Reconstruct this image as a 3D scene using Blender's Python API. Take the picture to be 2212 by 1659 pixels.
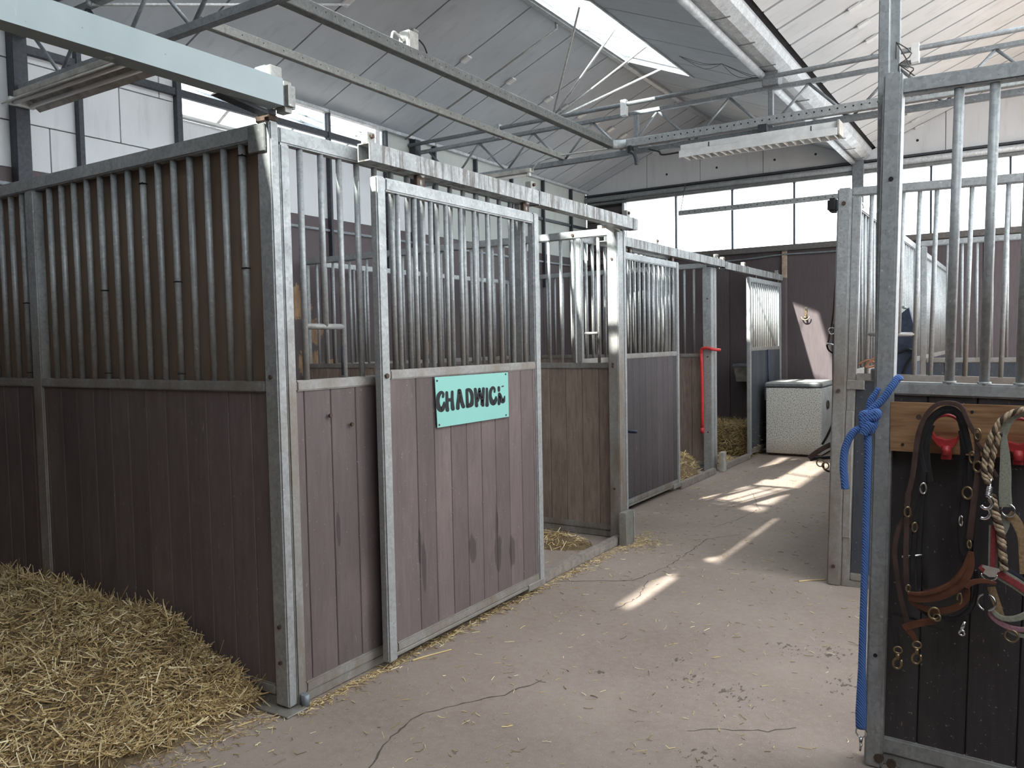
import bpy, bmesh, math, random
import numpy as np
from mathutils import Vector, Matrix, Euler

for o in list(bpy.data.objects): bpy.data.objects.remove(o, do_unlink=True)
S = bpy.context.scene
COL = S.collection
rnd = random.Random(7)

# ------------------------------------------------------------------ camera, sky, sun, exposure
CAM = Vector((2.547, -2.229, 1.5))
FPX = 1746.79
def _axes(a, b, c):
    F = Vector((math.sin(a)*math.cos(b), math.cos(a)*math.cos(b), math.sin(b)))
    Rt = Vector((math.cos(a), -math.sin(a), 0)); D = F.cross(Rt)
    return math.cos(c)*Rt + math.sin(c)*D, -math.sin(c)*Rt + math.cos(c)*D, F
RT, DN, FW = _axes(-0.57027042, -0.05099002, 0.01912591)
cd = bpy.data.cameras.new('camera'); cam = bpy.data.objects.new('camera', cd); COL.objects.link(cam)
m = Matrix.Identity(4)
for i in range(3):
    m[i][0] = RT[i]; m[i][1] = -DN[i]; m[i][2] = -FW[i]; m[i][3] = CAM[i]
cam.matrix_world = m
cd.sensor_fit = 'HORIZONTAL'; cd.sensor_width = 36; cd.lens = FPX/2212*36; cd.clip_start = .05; cd.clip_end = 200
S.camera = cam

w = bpy.data.worlds.new('sky'); S.world = w; w.use_nodes = True
bg = w.node_tree.nodes['Background']; bg.inputs[0].default_value = (.93, .965, 1, 1); bg.inputs[1].default_value = 2.9
sd = bpy.data.lights.new('sun', 'SUN'); sun = bpy.data.objects.new('sun', sd); COL.objects.link(sun)
sd.energy = 18; sd.angle = math.radians(.9); sd.color = (1, .95, .86)
sun.rotation_euler = Vector((.28, 1.15, -1)).to_track_quat('-Z', 'Y').to_euler(); sun.location = (-6, -8, 14)
S.view_settings.view_transform = 'Standard'; S.view_settings.look = 'None'
S.view_settings.exposure = 1.15; S.view_settings.gamma = 1
try: S.view_settings.use_curve_mapping = False
except Exception: pass

def ray(x, y): return RT*((x-1106)/FPX) + DN*((y-829.5)/FPX) + FW
def onY(x, y, Y): r = ray(x, y); return CAM + r*((Y-CAM.y)/r.y)
def onX(x, y, X): r = ray(x, y); return CAM + r*((X-CAM.x)/r.x)
def onZ(x, y, Z=0.): r = ray(x, y); return CAM + r*((Z-CAM.z)/r.z)

# ------------------------------------------------------------------ materials
MATS = {}
class NT:
    def __init__(s, name, rough=.6, metal=0., spec=.4):
        s.m = bpy.data.materials.new(name); s.m.use_nodes = True
        s.n = s.m.node_tree.nodes; s.l = s.m.node_tree.links
        s.b = s.n['Principled BSDF']; s.b.inputs['Roughness'].default_value = rough; s.b.inputs['Metallic'].default_value = metal
        s.b.inputs['Specular IOR Level'].default_value = spec
        s.geo = s.n.new('ShaderNodeNewGeometry'); MATS[name] = s.m
    def pos(s, sc=(1, 1, 1)):
        k = s.n.new('ShaderNodeMapping'); k.inputs['Scale'].default_value = sc
        s.l.new(s.geo.outputs['Position'], k.inputs[0]); return k.outputs[0]
    def noise(s, scale, sc=(1, 1, 1), det=4, rough=.6):
        k = s.n.new('ShaderNodeTexNoise'); k.inputs['Scale'].default_value = scale; k.inputs['Detail'].default_value = det; k.inputs['Roughness'].default_value = rough
        s.l.new(s.pos(sc), k.inputs['Vector']); return k.outputs[0]
    def voro(s, scale, sc=(1, 1, 1), feat='F1', out=0):
        k = s.n.new('ShaderNodeTexVoronoi'); k.feature = feat; k.inputs['Scale'].default_value = scale
        s.l.new(s.pos(sc), k.inputs['Vector']); return k.outputs[out]
    def ramp(s, f, stops):
        k = s.n.new('ShaderNodeValToRGB'); e = k.color_ramp.elements
        while len(e) < len(stops): e.new(.5)
        for i, (p, c) in enumerate(stops):
            e[i].position = p; e[i].color = (*c, 1) if not isinstance(c, (int, float)) else (c, c, c, 1)
        s.l.new(f, k.inputs[0]); return k.outputs[0]
    def mix(s, f, a, b, mode='MIX'):
        k = s.n.new('ShaderNodeMix'); k.data_type = 'RGBA'; k.blend_type = mode
        for v, i in ((f, 0), (a, 6), (b, 7)):
            if isinstance(v, (int, float)): k.inputs[i].default_value = v
            elif isinstance(v, tuple): k.inputs[i].default_value = (*v, 1)
            else: s.l.new(v, k.inputs[i])
        return k.outputs[2]
    def math(s, op, a, b=0.):
        k = s.n.new('ShaderNodeMath'); k.operation = op; k.use_clamp = op in ('MULTIPLY', 'SUBTRACT') and False
        for v, i in ((a, 0), (b, 1)):
            if isinstance(v, (int, float)): k.inputs[i].default_value = v
            else: s.l.new(v, k.inputs[i])
        return k.outputs[0]
    def rand(s):
        k = s.n.new('ShaderNodeObjectInfo'); return k.outputs['Random']
    def island(s): return s.geo.outputs['Random Per Island']
    def z(s, lo, hi):
        k = s.n.new('ShaderNodeSeparateXYZ'); s.l.new(s.geo.outputs['Position'], k.inputs[0])
        r = s.n.new('ShaderNodeMapRange'); r.inputs[1].default_value = lo; r.inputs[2].default_value = hi; s.l.new(k.outputs[2], r.inputs[0]); return r.outputs[0]
    def near(s, p, r, soft):
        d = s.n.new('ShaderNodeVectorMath'); d.operation = 'DISTANCE'; d.inputs[1].default_value = p
        s.l.new(s.geo.outputs['Position'], d.inputs[0])
        k = s.n.new('ShaderNodeMapRange'); k.inputs[1].default_value = r; k.inputs[2].default_value = max(r-soft, 0); s.l.new(d.outputs['Value'], k.inputs[0]); return k.outputs[0]
    def blob(s, p, rx):
        sc = s.n.new('ShaderNodeVectorMath'); sc.operation = 'SUBTRACT'; sc.inputs[1].default_value = p; s.l.new(s.geo.outputs['Position'], sc.inputs[0])
        d = s.n.new('ShaderNodeVectorMath'); d.operation = 'DIVIDE'; d.inputs[1].default_value = rx; s.l.new(sc.outputs[0], d.inputs[0])
        k = s.n.new('ShaderNodeVectorMath'); k.operation = 'LENGTH'; s.l.new(d.outputs[0], k.inputs[0]); return s.math('SUBTRACT', 1., k.outputs['Value'])
    def color(s, c):
        if isinstance(c, tuple): s.b.inputs['Base Color'].default_value = (*c, 1)
        else: s.l.new(c, s.b.inputs['Base Color'])
        return s
    def rough(s, f): s.l.new(f, s.b.inputs['Roughness']); return s
    def bump(s, h, st=.3, dist=.01):
        k = s.n.new('ShaderNodeBump'); k.inputs['Strength'].default_value = st; k.inputs['Distance'].default_value = dist
        s.l.new(h, k.inputs['Height']); s.l.new(k.outputs[0], s.b.inputs['Normal']); return s

def plain(name, col, rough=.6, metal=0., var=.25, scale=40):
    t = NT(name, rough, metal); n = t.noise(scale)
    t.color(t.mix(t.ramp(n, [(.3, 0.), (.7, 1.)]), tuple(c*(1-var) for c in col), tuple(min(1, c*(1+var)) for c in col))); return t

def galv(name, dirt, base=(.395, .415, .42), streak=.5):
    t = NT(name, .5, .25, .5)
    sp = t.voro(75, out=1); n = t.noise(9, det=6); n2 = t.noise(55)
    c = t.mix(t.ramp(sp, [(.1, tuple(x*.78 for x in base)), (.9, tuple(min(1, x*1.25) for x in base))]), base, base) if False else t.mix(.5, t.ramp(sp, [(.1, tuple(x*.66 for x in base)), (.5, base), (.9, tuple(min(1, x*1.3) for x in base))]), base)
    c = t.mix(t.ramp(n, [(.35, 0.), (.75, .55)]), c, tuple(x*.55 for x in base))
    c = t.mix(t.ramp(n2, [(.66, 0.), (.72, .6)]), c, (.75, .78, .8))
    c = t.mix(t.ramp(t.noise(24, (1, 1, .10), 5, .7), [(.56 if streak < .6 else .46, 0.), (.72 if streak < .6 else .60, streak)]), c, tuple(x*.45 for x in base) if streak < .6 else (.085, .07, .06)); c = t.mix(t.ramp(t.noise(130, det=2), [(.68, 0.), (.72, .7)]), c, (.10, .095, .09))
    if dirt:
        d = t.math('MULTIPLY', t.math('SUBTRACT', 1., t.z(1.25, 1.85)), t.ramp(t.noise(6, (1, 1, .5)), [(.3, .35), (.65, 1.)]))
        c = t.mix(t.math('MULTIPLY', d, dirt), c, (.20, .155, .12))
    t.color(c); t.rough(t.ramp(n, [(.3, .38), (.8, .65)])); t.bump(n2, .12, .002); return t
galv('galvanised_steel', .35); galv('dusty_galvanised_steel', .95); galv('worn_steel', .6, (.30, .30, .28))
galv('truss_steel', 0, (.25, .27, .285)); galv('streaked_steel', 0, (.36, .375, .375), .85); galv('aluminium', 0, (.55, .58, .6)); galv('dirty_dark_steel', .9, (.20, .21, .205))
t = NT('blue_grey_steel', .5, .15); n = t.noise(2.2, (1, 1, 1), 6); c = t.mix(t.ramp(n, [(.3, 0.), (.7, 1.)]), (.27, .325, .335), (.345, .395, .405)); c = t.mix(t.ramp(t.noise(14, (1, 1, .08), 4), [(.64, 0.), (.68, .8)]), c, (.62, .62, .6)); t.color(t.mix(t.ramp(t.noise(60), [(.68, 0.), (.74, .6)]), c, (.1, .1, .1)))
plain('dark_steel', (.055, .06, .07), .55, .3); plain('grey_steel', (.21, .23, .245), .5, .35); plain('pale_steel', (.55, .56, .55), .5, .1)

def plankmat(name, a, b, scuff, bits=True, drips=()):
    t = NT(name, .62, 0, .35)
    g = t.noise(7, (6, 6, .7), 6); n = t.noise(3.2, (1, 1, .6), 6, .7); sp = t.noise(95, det=2); fib = t.noise(60, (1, 1, .25), 3)
    c = t.mix(t.ramp(g, [(.3, 0.), (.72, 1.)]), a, b)
    c = t.mix(t.ramp(n, [(.5, 0.), (.78, .62)]), c, scuff)
    c = t.mix(t.ramp(t.noise(1.7, (1, 1, .35), 5), [(.55, 0.), (.75, .5)]), c, tuple(x*.55 for x in a))
    if bits: c = t.mix(t.ramp(sp, [(.70, 0.), (.74, .65)]), c, (.42, .38, .35)); c = t.mix(t.ramp(fib, [(.70, 0.), (.76, .5)]), c, (.38, .31, .26))
    if drips:
        m_ = None
        for p, rx in drips:
            k = t.blob(p, rx); m_ = k if m_ is None else t.math('MAXIMUM', m_, k)
        k = t.math('ADD', m_, t.math('MULTIPLY', t.math('SUBTRACT', t.noise(26, (1, 1, .35), 5, .7), .5), 1.1))
        c = t.mix(t.ramp(k, [(.22, 0.), (.34, .72)]), c, (.05, .038, .036))
    c = t.mix(1., c, t.ramp(t.rand(), [(0, .86), (1, 1.14)]), 'MULTIPLY')
    t.color(c).bump(g, .15, .003); return t
plankmat('plum_plank', (.115, .085, .083), (.150, .116, .115), (.20, .155, .140), True, [(tuple(onX(*q_, .07)), rx_) for q_, rx_ in (((1020, 1185), (.3, .045, .10)), ((1075, 1195), (.3, .05, .14)), ((1106, 1190), (.3, .04, .12)), ((1072, 1130), (.3, .02, .16)), ((915, 1225), (.3, .025, .16)), ((905, 1180), (.3, .018, .12)), ((760, 1150), (.3, .02, .1)))])
plankmat('muddy_lit_plank', (.17, .123, .10), (.29, .222, .182), (.42, .33, .27))  # muddy boards, base colour also lightened to stand in for bounced sunlight
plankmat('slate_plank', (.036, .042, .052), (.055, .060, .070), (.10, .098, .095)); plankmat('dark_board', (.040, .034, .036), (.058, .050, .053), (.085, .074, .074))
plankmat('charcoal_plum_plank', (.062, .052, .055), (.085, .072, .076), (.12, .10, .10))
plankmat('brown_wall_board', (.082, .064, .068), (.105, .083, .086), (.125, .10, .10), False)
t = NT('chewed_wall_board', .65); g = t.noise(5, (1, 1, .6), 6); c = t.mix(t.ramp(g, [(.3, 0.), (.7, 1.)]), (.082, .064, .068), (.105, .083, .086))
edge = t.noise(9, (1, 1, .6), 6, .75)
wearm = None
for p, r in (((-3.45, 3.36, 1.92), .27), ((-3.45, 3.52, 1.66), .24), ((-3.45, 3.45, 1.32), .26), ((-3.45, 3.75, 1.28), .22), ((-3.45, 5.3, 1.45), .16)):
    k = t.near(p, r, r); wearm = k if wearm is None else t.math('MAXIMUM', wearm, k)
k = t.math('ADD', wearm, t.math('MULTIPLY', t.math('SUBTRACT', edge, .5), 1.6))
wood = t.mix(t.ramp(t.noise(14, (1, 1, .3), 6), [(.3, 0.), (.7, 1.)]), (.17, .085, .045), (.42, .275, .16))
t.color(t.mix(t.ramp(k, [(.42, 0.), (.5, 1.)]), c, wood)).bump(edge, .3, .01)
t = NT('brown_backing', .7); n = t.noise(2.5, (1, 1, .5), 5); t.color(t.mix(t.ramp(n, [(.35, 0.), (.7, 1.)]), (.19, .138, .105), (.27, .195, .145)))
def wallmat(name, a, b, stain, sc=(1, 1, 1)):
    t = NT(name, .8, 0, .2); n = t.noise(1.8, (1, 1, .5), 6, .65); f = t.noise(70, sc, 3); s = t.noise(9, (1, 1, .15) if sc[0] == 1 else (.12, 1.5, 1), 5)
    c = t.mix(t.ramp(n, [(.35, 0.), (.7, 1.)]), a, b); c = t.mix(t.ramp(f, [(.70, 0.), (.76, .7)]), c, stain); c = t.mix(t.ramp(s, [(.55, 0.), (.8, .35)]), c, stain)
    t.color(c).bump(n, .08, .004)
wallmat('white_wall_panel', (.61, .63, .65), (.70, .72, .74), (.33, .32, .30))
wallmat('green_grey_panel', (.42, .45, .43), (.5, .53, .5), (.28, .30, .27))
wallmat('roof_board', (.47, .51, .55), (.55, .59, .63), (.25, .26, .28), (.3, 1, 1))
wallmat('pale_roof_board', (.58, .61, .63), (.68, .71, .73), (.17, .17, .17), (.25, 1.6, 1))
plain('roof_deck', (.035, .035, .04), .9)
t = NT('concrete', .75, 0, .25)
n = t.noise(1.1, det=7, rough=.65); f = t.noise(26, det=6, rough=.7); sp = t.noise(150, det=2); sp2 = t.noise(75, (1, 1, 1), 3)
c = t.mix(t.ramp(n, [(.32, 0.), (.68, 1.)]), (.225, .172, .143), (.31, .251, .214)); c = t.mix(t.ramp(f, [(.35, 0.), (.75, .45)]), c, (.37, .308, .268))
c = t.mix(t.ramp(sp, [(.64, 0.), (.70, .55)]), c, (.62, .54, .44)); c = t.mix(t.ramp(sp2, [(.24, .5), (.32, 0.)]), c, (.15, .12, .10))
wet = None
for px, py, r in ((1700, 1400, .15), (1800, 1410, .17), (1585, 1500, .2), (1490, 1470, .13), (1520, 1635, .13), (1830, 1480, .15), (1470, 1425, .08), (1290, 1450, .1)):
    q = onZ(px, py); k = t.near((q.x, q.y, 0), r, r); wet = k if wet is None else t.math('MAXIMUM', wet, k)
k = t.math('ADD', wet, t.math('MULTIPLY', t.math('SUBTRACT', t.noise(45, (1, .5, 1), 3), .5), 5.5))
c = t.mix(t.math('MULTIPLY', t.ramp(k, [(1.25, 0.), (1.4, .75)]) if False else t.ramp(t.math('MULTIPLY', k, .5), [(.52, 0.), (.62, .8)]), 1.), c, (.085, .062, .048))
t.color(c).bump(f, .25, .004)
t = NT('glass_pane', .05)
t.n.remove(t.b); tr = t.n.new('ShaderNodeBsdfTransparent'); tr.inputs[0].default_value = (.93, .96, .97, 1); gl = t.n.new('ShaderNodeBsdfGlossy'); gl.inputs['Roughness'].default_value = .08
ms = t.n.new('ShaderNodeMixShader'); lw = t.n.new('ShaderNodeLayerWeight'); lw.inputs[0].default_value = .15
k = t.math('MULTIPLY', lw.outputs['Fresnel'], .6); t.l.new(k, ms.inputs[0]); t.l.new(tr.outputs[0], ms.inputs[1]); t.l.new(gl.outputs[0], ms.inputs[2]); t.l.new(ms.outputs[0], t.n['Material Output'].inputs[0])
t = NT('pine_board', .6); g = t.noise(5, (1.2, 1, 14), 6, .6); t.color(t.mix(t.ramp(g, [(.3, 0.), (.7, 1.)]), (.17, .085, .040), (.40, .23, .115))).bump(g, .25, .003)
plain('light_timber', (.33, .25, .19), .7, 0, .3, 20)
plain('brown_leather', (.115, .042, .022), .42, 0, .35, 25); plain('dark_brown_leather', (.07, .042, .036), .45, 0, .35, 25); plain('black_leather', (.022, .021, .023), .4, 0, .35, 25)
plain('grey_green_webbing', (.27, .27, .215), .85, 0, .25, 160); plain('tan_webbing', (.30, .20, .11), .85, 0, .3, 120); plain('dark_red_webbing', (.27, .045, .05), .8, 0, .25, 150); plain('navy_webbing', (.035, .037, .055), .85, 0, .3, 150); plain('pink_webbing', (.33, .17, .2), .85, 0, .25, 150)
plain('tan_cord', (.42, .32, .22), .9, 0, .45, 90); plain('brown_cord', (.07, .045, .03), .9, 0, .4, 90)
t = NT('blue_rope', .85); wv = t.n.new('ShaderNodeTexWave'); wv.inputs['Scale'].default_value = 60; wv.inputs['Distortion'].default_value = 2; wv.bands_direction = 'DIAGONAL'; t.l.new(t.pos(), wv.inputs[0])
t.color(t.mix(wv.outputs[1], (.045, .105, .33), (.12, .24, .56))).bump(wv.outputs[1], .5, .003)
plain('brass', (.30, .225, .13), .35, .9, .25, 40); plain('chrome', (.72, .72, .72), .18, 1., .1, 30); plain('rusty_iron', (.09, .06, .045), .75, .3, .4, 60)
plain('red_paint', (.36, .030, .032), .4, 0, .3, 30); plain('red_plastic', (.52, .035, .035), .45, 0, .15, 30)
t = NT('turquoise_plate', .45); n = t.noise(4, det=5); t.color(t.mix(t.ramp(t.noise(60, det=3), [(.70, 0.), (.76, .5)]), t.mix(n, (.225, .49, .435), (.255, .53, .47)), (.16, .30, .28)))
plain('black_lettering', (.012, .014, .016), .5, 0, .3, 90); plain('black_plastic', (.018, .018, .02), .5); plain('navy_plastic', (.03, .035, .07), .5)
t = NT('speckled_freezer_enamel', .5); v = t.noise(85, det=3, rough=.7); n = t.noise(3, det=5)
c = t.mix(t.ramp(v, [(.53, 0.), (.57, .9)]), (.66, .65, .60), (.15, .13, .11)); c = t.mix(t.math('MULTIPLY', t.math('SUBTRACT', 1., t.z(.0, .22)), .65), c, (.36, .24, .15)); t.color(c)
plain('freezer_side_enamel', (.55, .55, .53), .5, 0, .15, 8); plain('freezer_lid', (.42, .42, .40), .55, 0, .15, 12); plain('freezer_seal', (.14, .155, .165), .6)
plain('white_enamel', (.70, .71, .70), .45, 0, .12, 12); plain('aged_enamel', (.42, .40, .36), .5, 0, .35, 10); plain('lamp_tube', (.80, .80, .78), .3, 0, .05)
plain('grey_box', (.50, .50, .48), .6); plain('cement_curb', (.24, .205, .18), .85, 0, .25, 25); plain('cobweb', (.16, .15, .14), .95, 0, .3); plain('copper_twine', (.38, .17, .10), .8); plain('dark_cloth', (.06, .075, .115), .9, 0, .3, 30)
plain('dark_ledge', (.115, .105, .10), .8); plain('crack_dirt', (.10, .08, .066), .95, 0, .35, 60)
t = NT('straw', .6, 0, .3); t.color(t.ramp(t.island(), [(0, (.19, .125, .06)), (.35, (.42, .295, .14)), (.75, (.68, .52, .26)), (1, (.86, .76, .52))]))
t = NT('straw_litter', .9); n = t.noise(22, det=6, rough=.75); t.color(t.mix(t.ramp(n, [(.3, 0.), (.7, 1.)]), (.095, .066, .04), (.27, .19, .10))).bump(n, .8, .02)
t = NT('dry_hay', .7, 0, .2); t.color(t.ramp(t.island(), [(0, (.24, .17, .075)), (.5, (.46, .34, .155)), (1, (.68, .54, .28))]))
M = MATS

# ------------------------------------------------------------------ builders
WL = {}
MC = {}
def link(name, data, mat, parent, loc):
    o = bpy.data.objects.new(name, data); COL.objects.link(o)
    loc = Vector(loc); WL[o] = loc
    if parent is not None: o.parent = parent; o.location = loc - WL[parent]
    else: o.location = loc
    if data is not None and mat is not None and not data.materials: data.materials.append(M[mat])
    return o
def tag(o, label, cat, group=None):
    o['label'] = label; o['category'] = cat
    if group: o['group'] = group
    return o
def thing(name, loc, label, cat, group=None):
    return tag(link(name, None, None, None, loc), label, cat, group)
def struct(o, label=None, cat=None):
    o['kind'] = 'structure'
    if label: o['label'] = label
    if cat: o['category'] = cat
    return o
def sroot(name, loc, label, cat): return struct(link(name, None, None, None, loc), label, cat)
def mesh(name, vs, fs, mat, parent=None, smooth=False):
    vs = [Vector(v) for v in vs]
    lo = Vector([min(v[i] for v in vs) for i in range(3)]); hi = Vector([max(v[i] for v in vs) for i in range(3)])
    c = (lo+hi)/2; d = bpy.data.meshes.new(name); d.from_pydata([v-c for v in vs], [], fs); d.update()
    if smooth: d.polygons.foreach_set('use_smooth', [True]*len(d.polygons))
    return link(name, d, mat, parent, c)
def boxmesh(sx, sy, sz, bev, mat):
    k = ('b', round(sx, 4), round(sy, 4), round(sz, 4), bev, mat)
    if k not in MC:
        bm = bmesh.new(); bmesh.ops.create_cube(bm, size=1)
        for v in bm.verts: v.co = Vector((v.co.x*sx, v.co.y*sy, v.co.z*sz))
        b = min(bev, .3*min(sx, sy, sz))
        if b > .0004: bmesh.ops.bevel(bm, geom=bm.edges[:], offset=b, segments=1 if b < .006 else 2, affect='EDGES')
        d = bpy.data.meshes.new('box'); bm.to_mesh(d); bm.free(); d.materials.append(M[mat]); MC[k] = d
    return MC[k]
def box(name, x0, x1, y0, y1, z0, z1, mat, parent=None, bev=.004):
    return link(name, boxmesh(abs(x1-x0), abs(y1-y0), abs(z1-z0), bev, mat), None, parent, ((x0+x1)/2, (y0+y1)/2, (z0+z1)/2))
def cylmesh(r, L, n, mat, r2=None):
    k = ('c', round(r, 5), round(L, 4), n, mat, r2)
    if k not in MC:
        bm = bmesh.new(); bmesh.ops.create_cone(bm, cap_ends=True, segments=n, radius1=r, radius2=r if r2 is None else r2, depth=L)
        for f in bm.faces: f.smooth = len(f.verts) == 4
        d = bpy.data.meshes.new('rod'); bm.to_mesh(d); bm.free(); d.materials.append(M[mat]); MC[k] = d
    return MC[k]
def rod(name, a, b, r, mat, parent=None, n=10, r2=None):
    a = Vector(a); b = Vector(b); o = link(name, cylmesh(r, (b-a).length, n, mat, r2), None, parent, (a+b)/2)
    o.rotation_euler = (b-a).to_track_quat('Z', 'Y').to_euler(); return o
def bar_between(name, a, b, wdt, hgt, mat, parent=None, bev=.003):
    a = Vector(a); b = Vector(b); o = link(name, boxmesh(wdt, hgt, (b-a).length, bev, mat), None, parent, (a+b)/2)
    o.rotation_euler = (b-a).to_track_quat('Z', 'Y').to_euler(); return o
def smooth_path(P, k=5, closed=False):
    P = [Vector(p) for p in P]; n = len(P); out = []
    if n < 3: return P
    for i in range(n if closed else n-1):
        if closed: p0, p1, p2, p3 = P[(i-1) % n], P[i], P[(i+1) % n], P[(i+2) % n]
        else: p0, p1, p2, p3 = P[max(i-1, 0)], P[i], P[i+1], P[min(i+2, n-1)]
        for j in range(k):
            t = j/k
            out.append(.5*((2*p1)+(p2-p0)*t+(2*p0-5*p1+4*p2-p3)*t*t+(3*p1-p0-3*p2+p3)*t**3))
    if not closed: out.append(P[-1])
    return out
def sweep(P, R, n=8, closed=False):
    vs, fs = [], []; N = len(P); nrm = None
    for i, p in enumerate(P):
        a = P[(i-1) % N] if closed or i else P[0]; b = P[(i+1) % N] if closed or i < N-1 else P[-1]
        t = (b-a).normalized()
        if nrm is None: nrm = t.orthogonal().normalized()
        nrm = (nrm - t*nrm.dot(t)).normalized(); bn = t.cross(nrm); r = R[i] if isinstance(R, (list, tuple)) else R
        for j in range(n):
            an = 2*math.pi*j/n; vs.append(p + (nrm*math.cos(an)+bn*math.sin(an))*r)
    for i in range(N if closed else N-1):
        for j in range(n):
            fs.append((i*n+j, i*n+(j+1) % n, ((i+1) % N)*n+(j+1) % n, ((i+1) % N)*n+j))
    if not closed: fs.append(tuple(range(n-1, -1, -1))); fs.append(tuple((N-1)*n+j for j in range(n)))
    return vs, fs
def tube(name, P, r, mat, parent=None, n=8, k=5, closed=False):
    Q = smooth_path(P, k, closed)
    if isinstance(r, (list, tuple)):
        m_ = len(r); r = [r[min(int(i/max(len(Q)-1, 1)*(m_-1)), m_-2)]*(1-(i/max(len(Q)-1, 1)*(m_-1) % 1 if i < len(Q)-1 else 1)) + r[min(int(i/max(len(Q)-1, 1)*(m_-1))+1, m_-1)]*((i/max(len(Q)-1, 1)*(m_-1)) % 1 if i < len(Q)-1 else 1) for i in range(len(Q))]
    v, f = sweep(Q, r, n, closed); return mesh(name, v, f, mat, parent, True)
def strap(name, P, W, mat, parent=None, th=.004, nrm=(0, -1, 0), k=5):
    """flat leather or webbing strap through points P, widths W, lying in the plane with normal nrm"""
    Q = smooth_path(P, k); nrm = Vector(nrm); vs, fs = [], []; N = len(Q)
    for i, p in enumerate(Q):
        t = (Q[min(i+1, N-1)]-Q[max(i-1, 0)]).normalized(); s = t.cross(nrm).normalized()
        u = i/(N-1)*(len(W)-1) if isinstance(W, (list, tuple)) else 0
        wd = W if not isinstance(W, (list, tuple)) else W[int(u)]*(1-u % 1) + W[min(int(u)+1, len(W)-1)]*(u % 1)
        for a, b in ((-.5, -.5), (.5, -.5), (.5, .35), (.32, .5), (-.32, .5), (-.5, .35)): vs.append(p + s*(a*wd) + nrm*(b*th))
    for i in range(N-1):
        for j in range(6): fs.append((i*6+j, i*6+(j+1) % 6, i*6+6+(j+1) % 6, i*6+6+j))
    fs.append((5, 4, 3, 2, 1, 0)); fs.append(tuple((N-1)*6+j for j in range(6)))
    return mesh(name, vs, fs, mat, parent)
def ring(name, c, R, r, mat, parent, nrm=(0, -1, 0), n=18, a0=0, a1=360, sx=1.):
    nrm = Vector(nrm).normalized(); u = Vector((1, 0, 0)) if abs(nrm.x) < .9 else Vector((0, 1, 0)); v = nrm.cross(u).normalized(); u = v.cross(nrm)
    full = a1-a0 >= 360; m_ = n if full else n+1
    P = [Vector(c)+(u*math.cos(math.radians(a0+(a1-a0)*i/n))*sx+v*math.sin(math.radians(a0+(a1-a0)*i/n)))*R for i in range(m_)]
    vv, ff = sweep(P, r, 7, full); return mesh(name, vv, ff, mat, parent, True)
def prism(name, poly, d0, d1, fn, mat, parent=None):
    """poly: 2-D outline; fn(u,v,d) -> world point"""
    n = len(poly); vs = [fn(u, v, d0) for u, v in poly]+[fn(u, v, d1) for u, v in poly]
    fs = [tuple(range(n-1, -1, -1)), tuple(range(n, 2*n))]+[(i, (i+1) % n, n+(i+1) % n, n+i) for i in range(n)]
    return mesh(name, vs, fs, mat, parent)
def bolt(c, nrm, parent, r=.009, mat='rusty_iron', name='bolt'):
    c = Vector(c); nrm = Vector(nrm); return rod(name, c-nrm*.002, c+nrm*.009, r, mat, parent, 6)
def stuff(o): o['kind'] = 'stuff'; return o
def copy_tree(o, parent=None, label=None):
    c = o.copy(); COL.objects.link(c); c.parent = parent
    if label: c['label'] = label
    for ch in o.children: copy_tree(ch, c)
    return c

# ------------------------------------------------------------------ the building
XL, XV, XR = -3.47, .6, 4.67          # left wall, valley gutter, right side
YB, YE = -5.0, 9.45                   # wall behind the camera, end wall
ZE, ZR = 3.88, 4.72                   # eave and ridge
XM1, XM2 = (XL+XV)/2, (XV+XR)/2

fl = mesh('floor', [(-14, -14, 0), (16, -14, 0), (16, 18, 0), (-14, 18, 0)], [(0, 1, 2, 3)], 'concrete'); struct(fl, 'worn grey brown concrete stable floor with straw bits and cracks', 'floor')
def crack(pts, wd):
    vs, fs = [], []; Q = [onZ(*p) for p in pts]; R = []
    for a, b in zip(Q[:-1], Q[1:]):
        n = max(2, int((b-a).length/.03))
        for i in range(n): R.append(a.lerp(b, i/n)+Vector((rnd.uniform(-.008, .008), rnd.uniform(-.008, .008), 0)))
    R.append(Q[-1])
    for i, p in enumerate(R):
        t = (R[min(i+1, len(R)-1)]-R[max(i-1, 0)]).normalized(); s = Vector((-t.y, t.x, 0))*wd*rnd.uniform(.25, 1.)
        vs += [p+s+Vector((0, 0, .0012)), p-s+Vector((0, 0, .0012))]
        if i: fs.append((2*i-2, 2*i, 2*i+1, 2*i-1))
    mesh('floor_crack', vs, fs, 'crack_dirt', fl)
crack([(800, 1659), (840, 1600), (880, 1560), (920, 1540), (1000, 1520), (1090, 1500), (1170, 1470)], .005)
crack([(1200, 1256), (1370, 1254), (1440, 1225), (1500, 1185), (1525, 1165), (1600, 1155)], .005)
crack([(1320, 1320), (1380, 1290), (1400, 1255)], .004)
crack([(1540, 1140), (1600, 1120), (1640, 1100), (1625, 1065)], .004)
crack([(1480, 1580), (1560, 1575), (1660, 1580), (1720, 1572)], .003)

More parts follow.
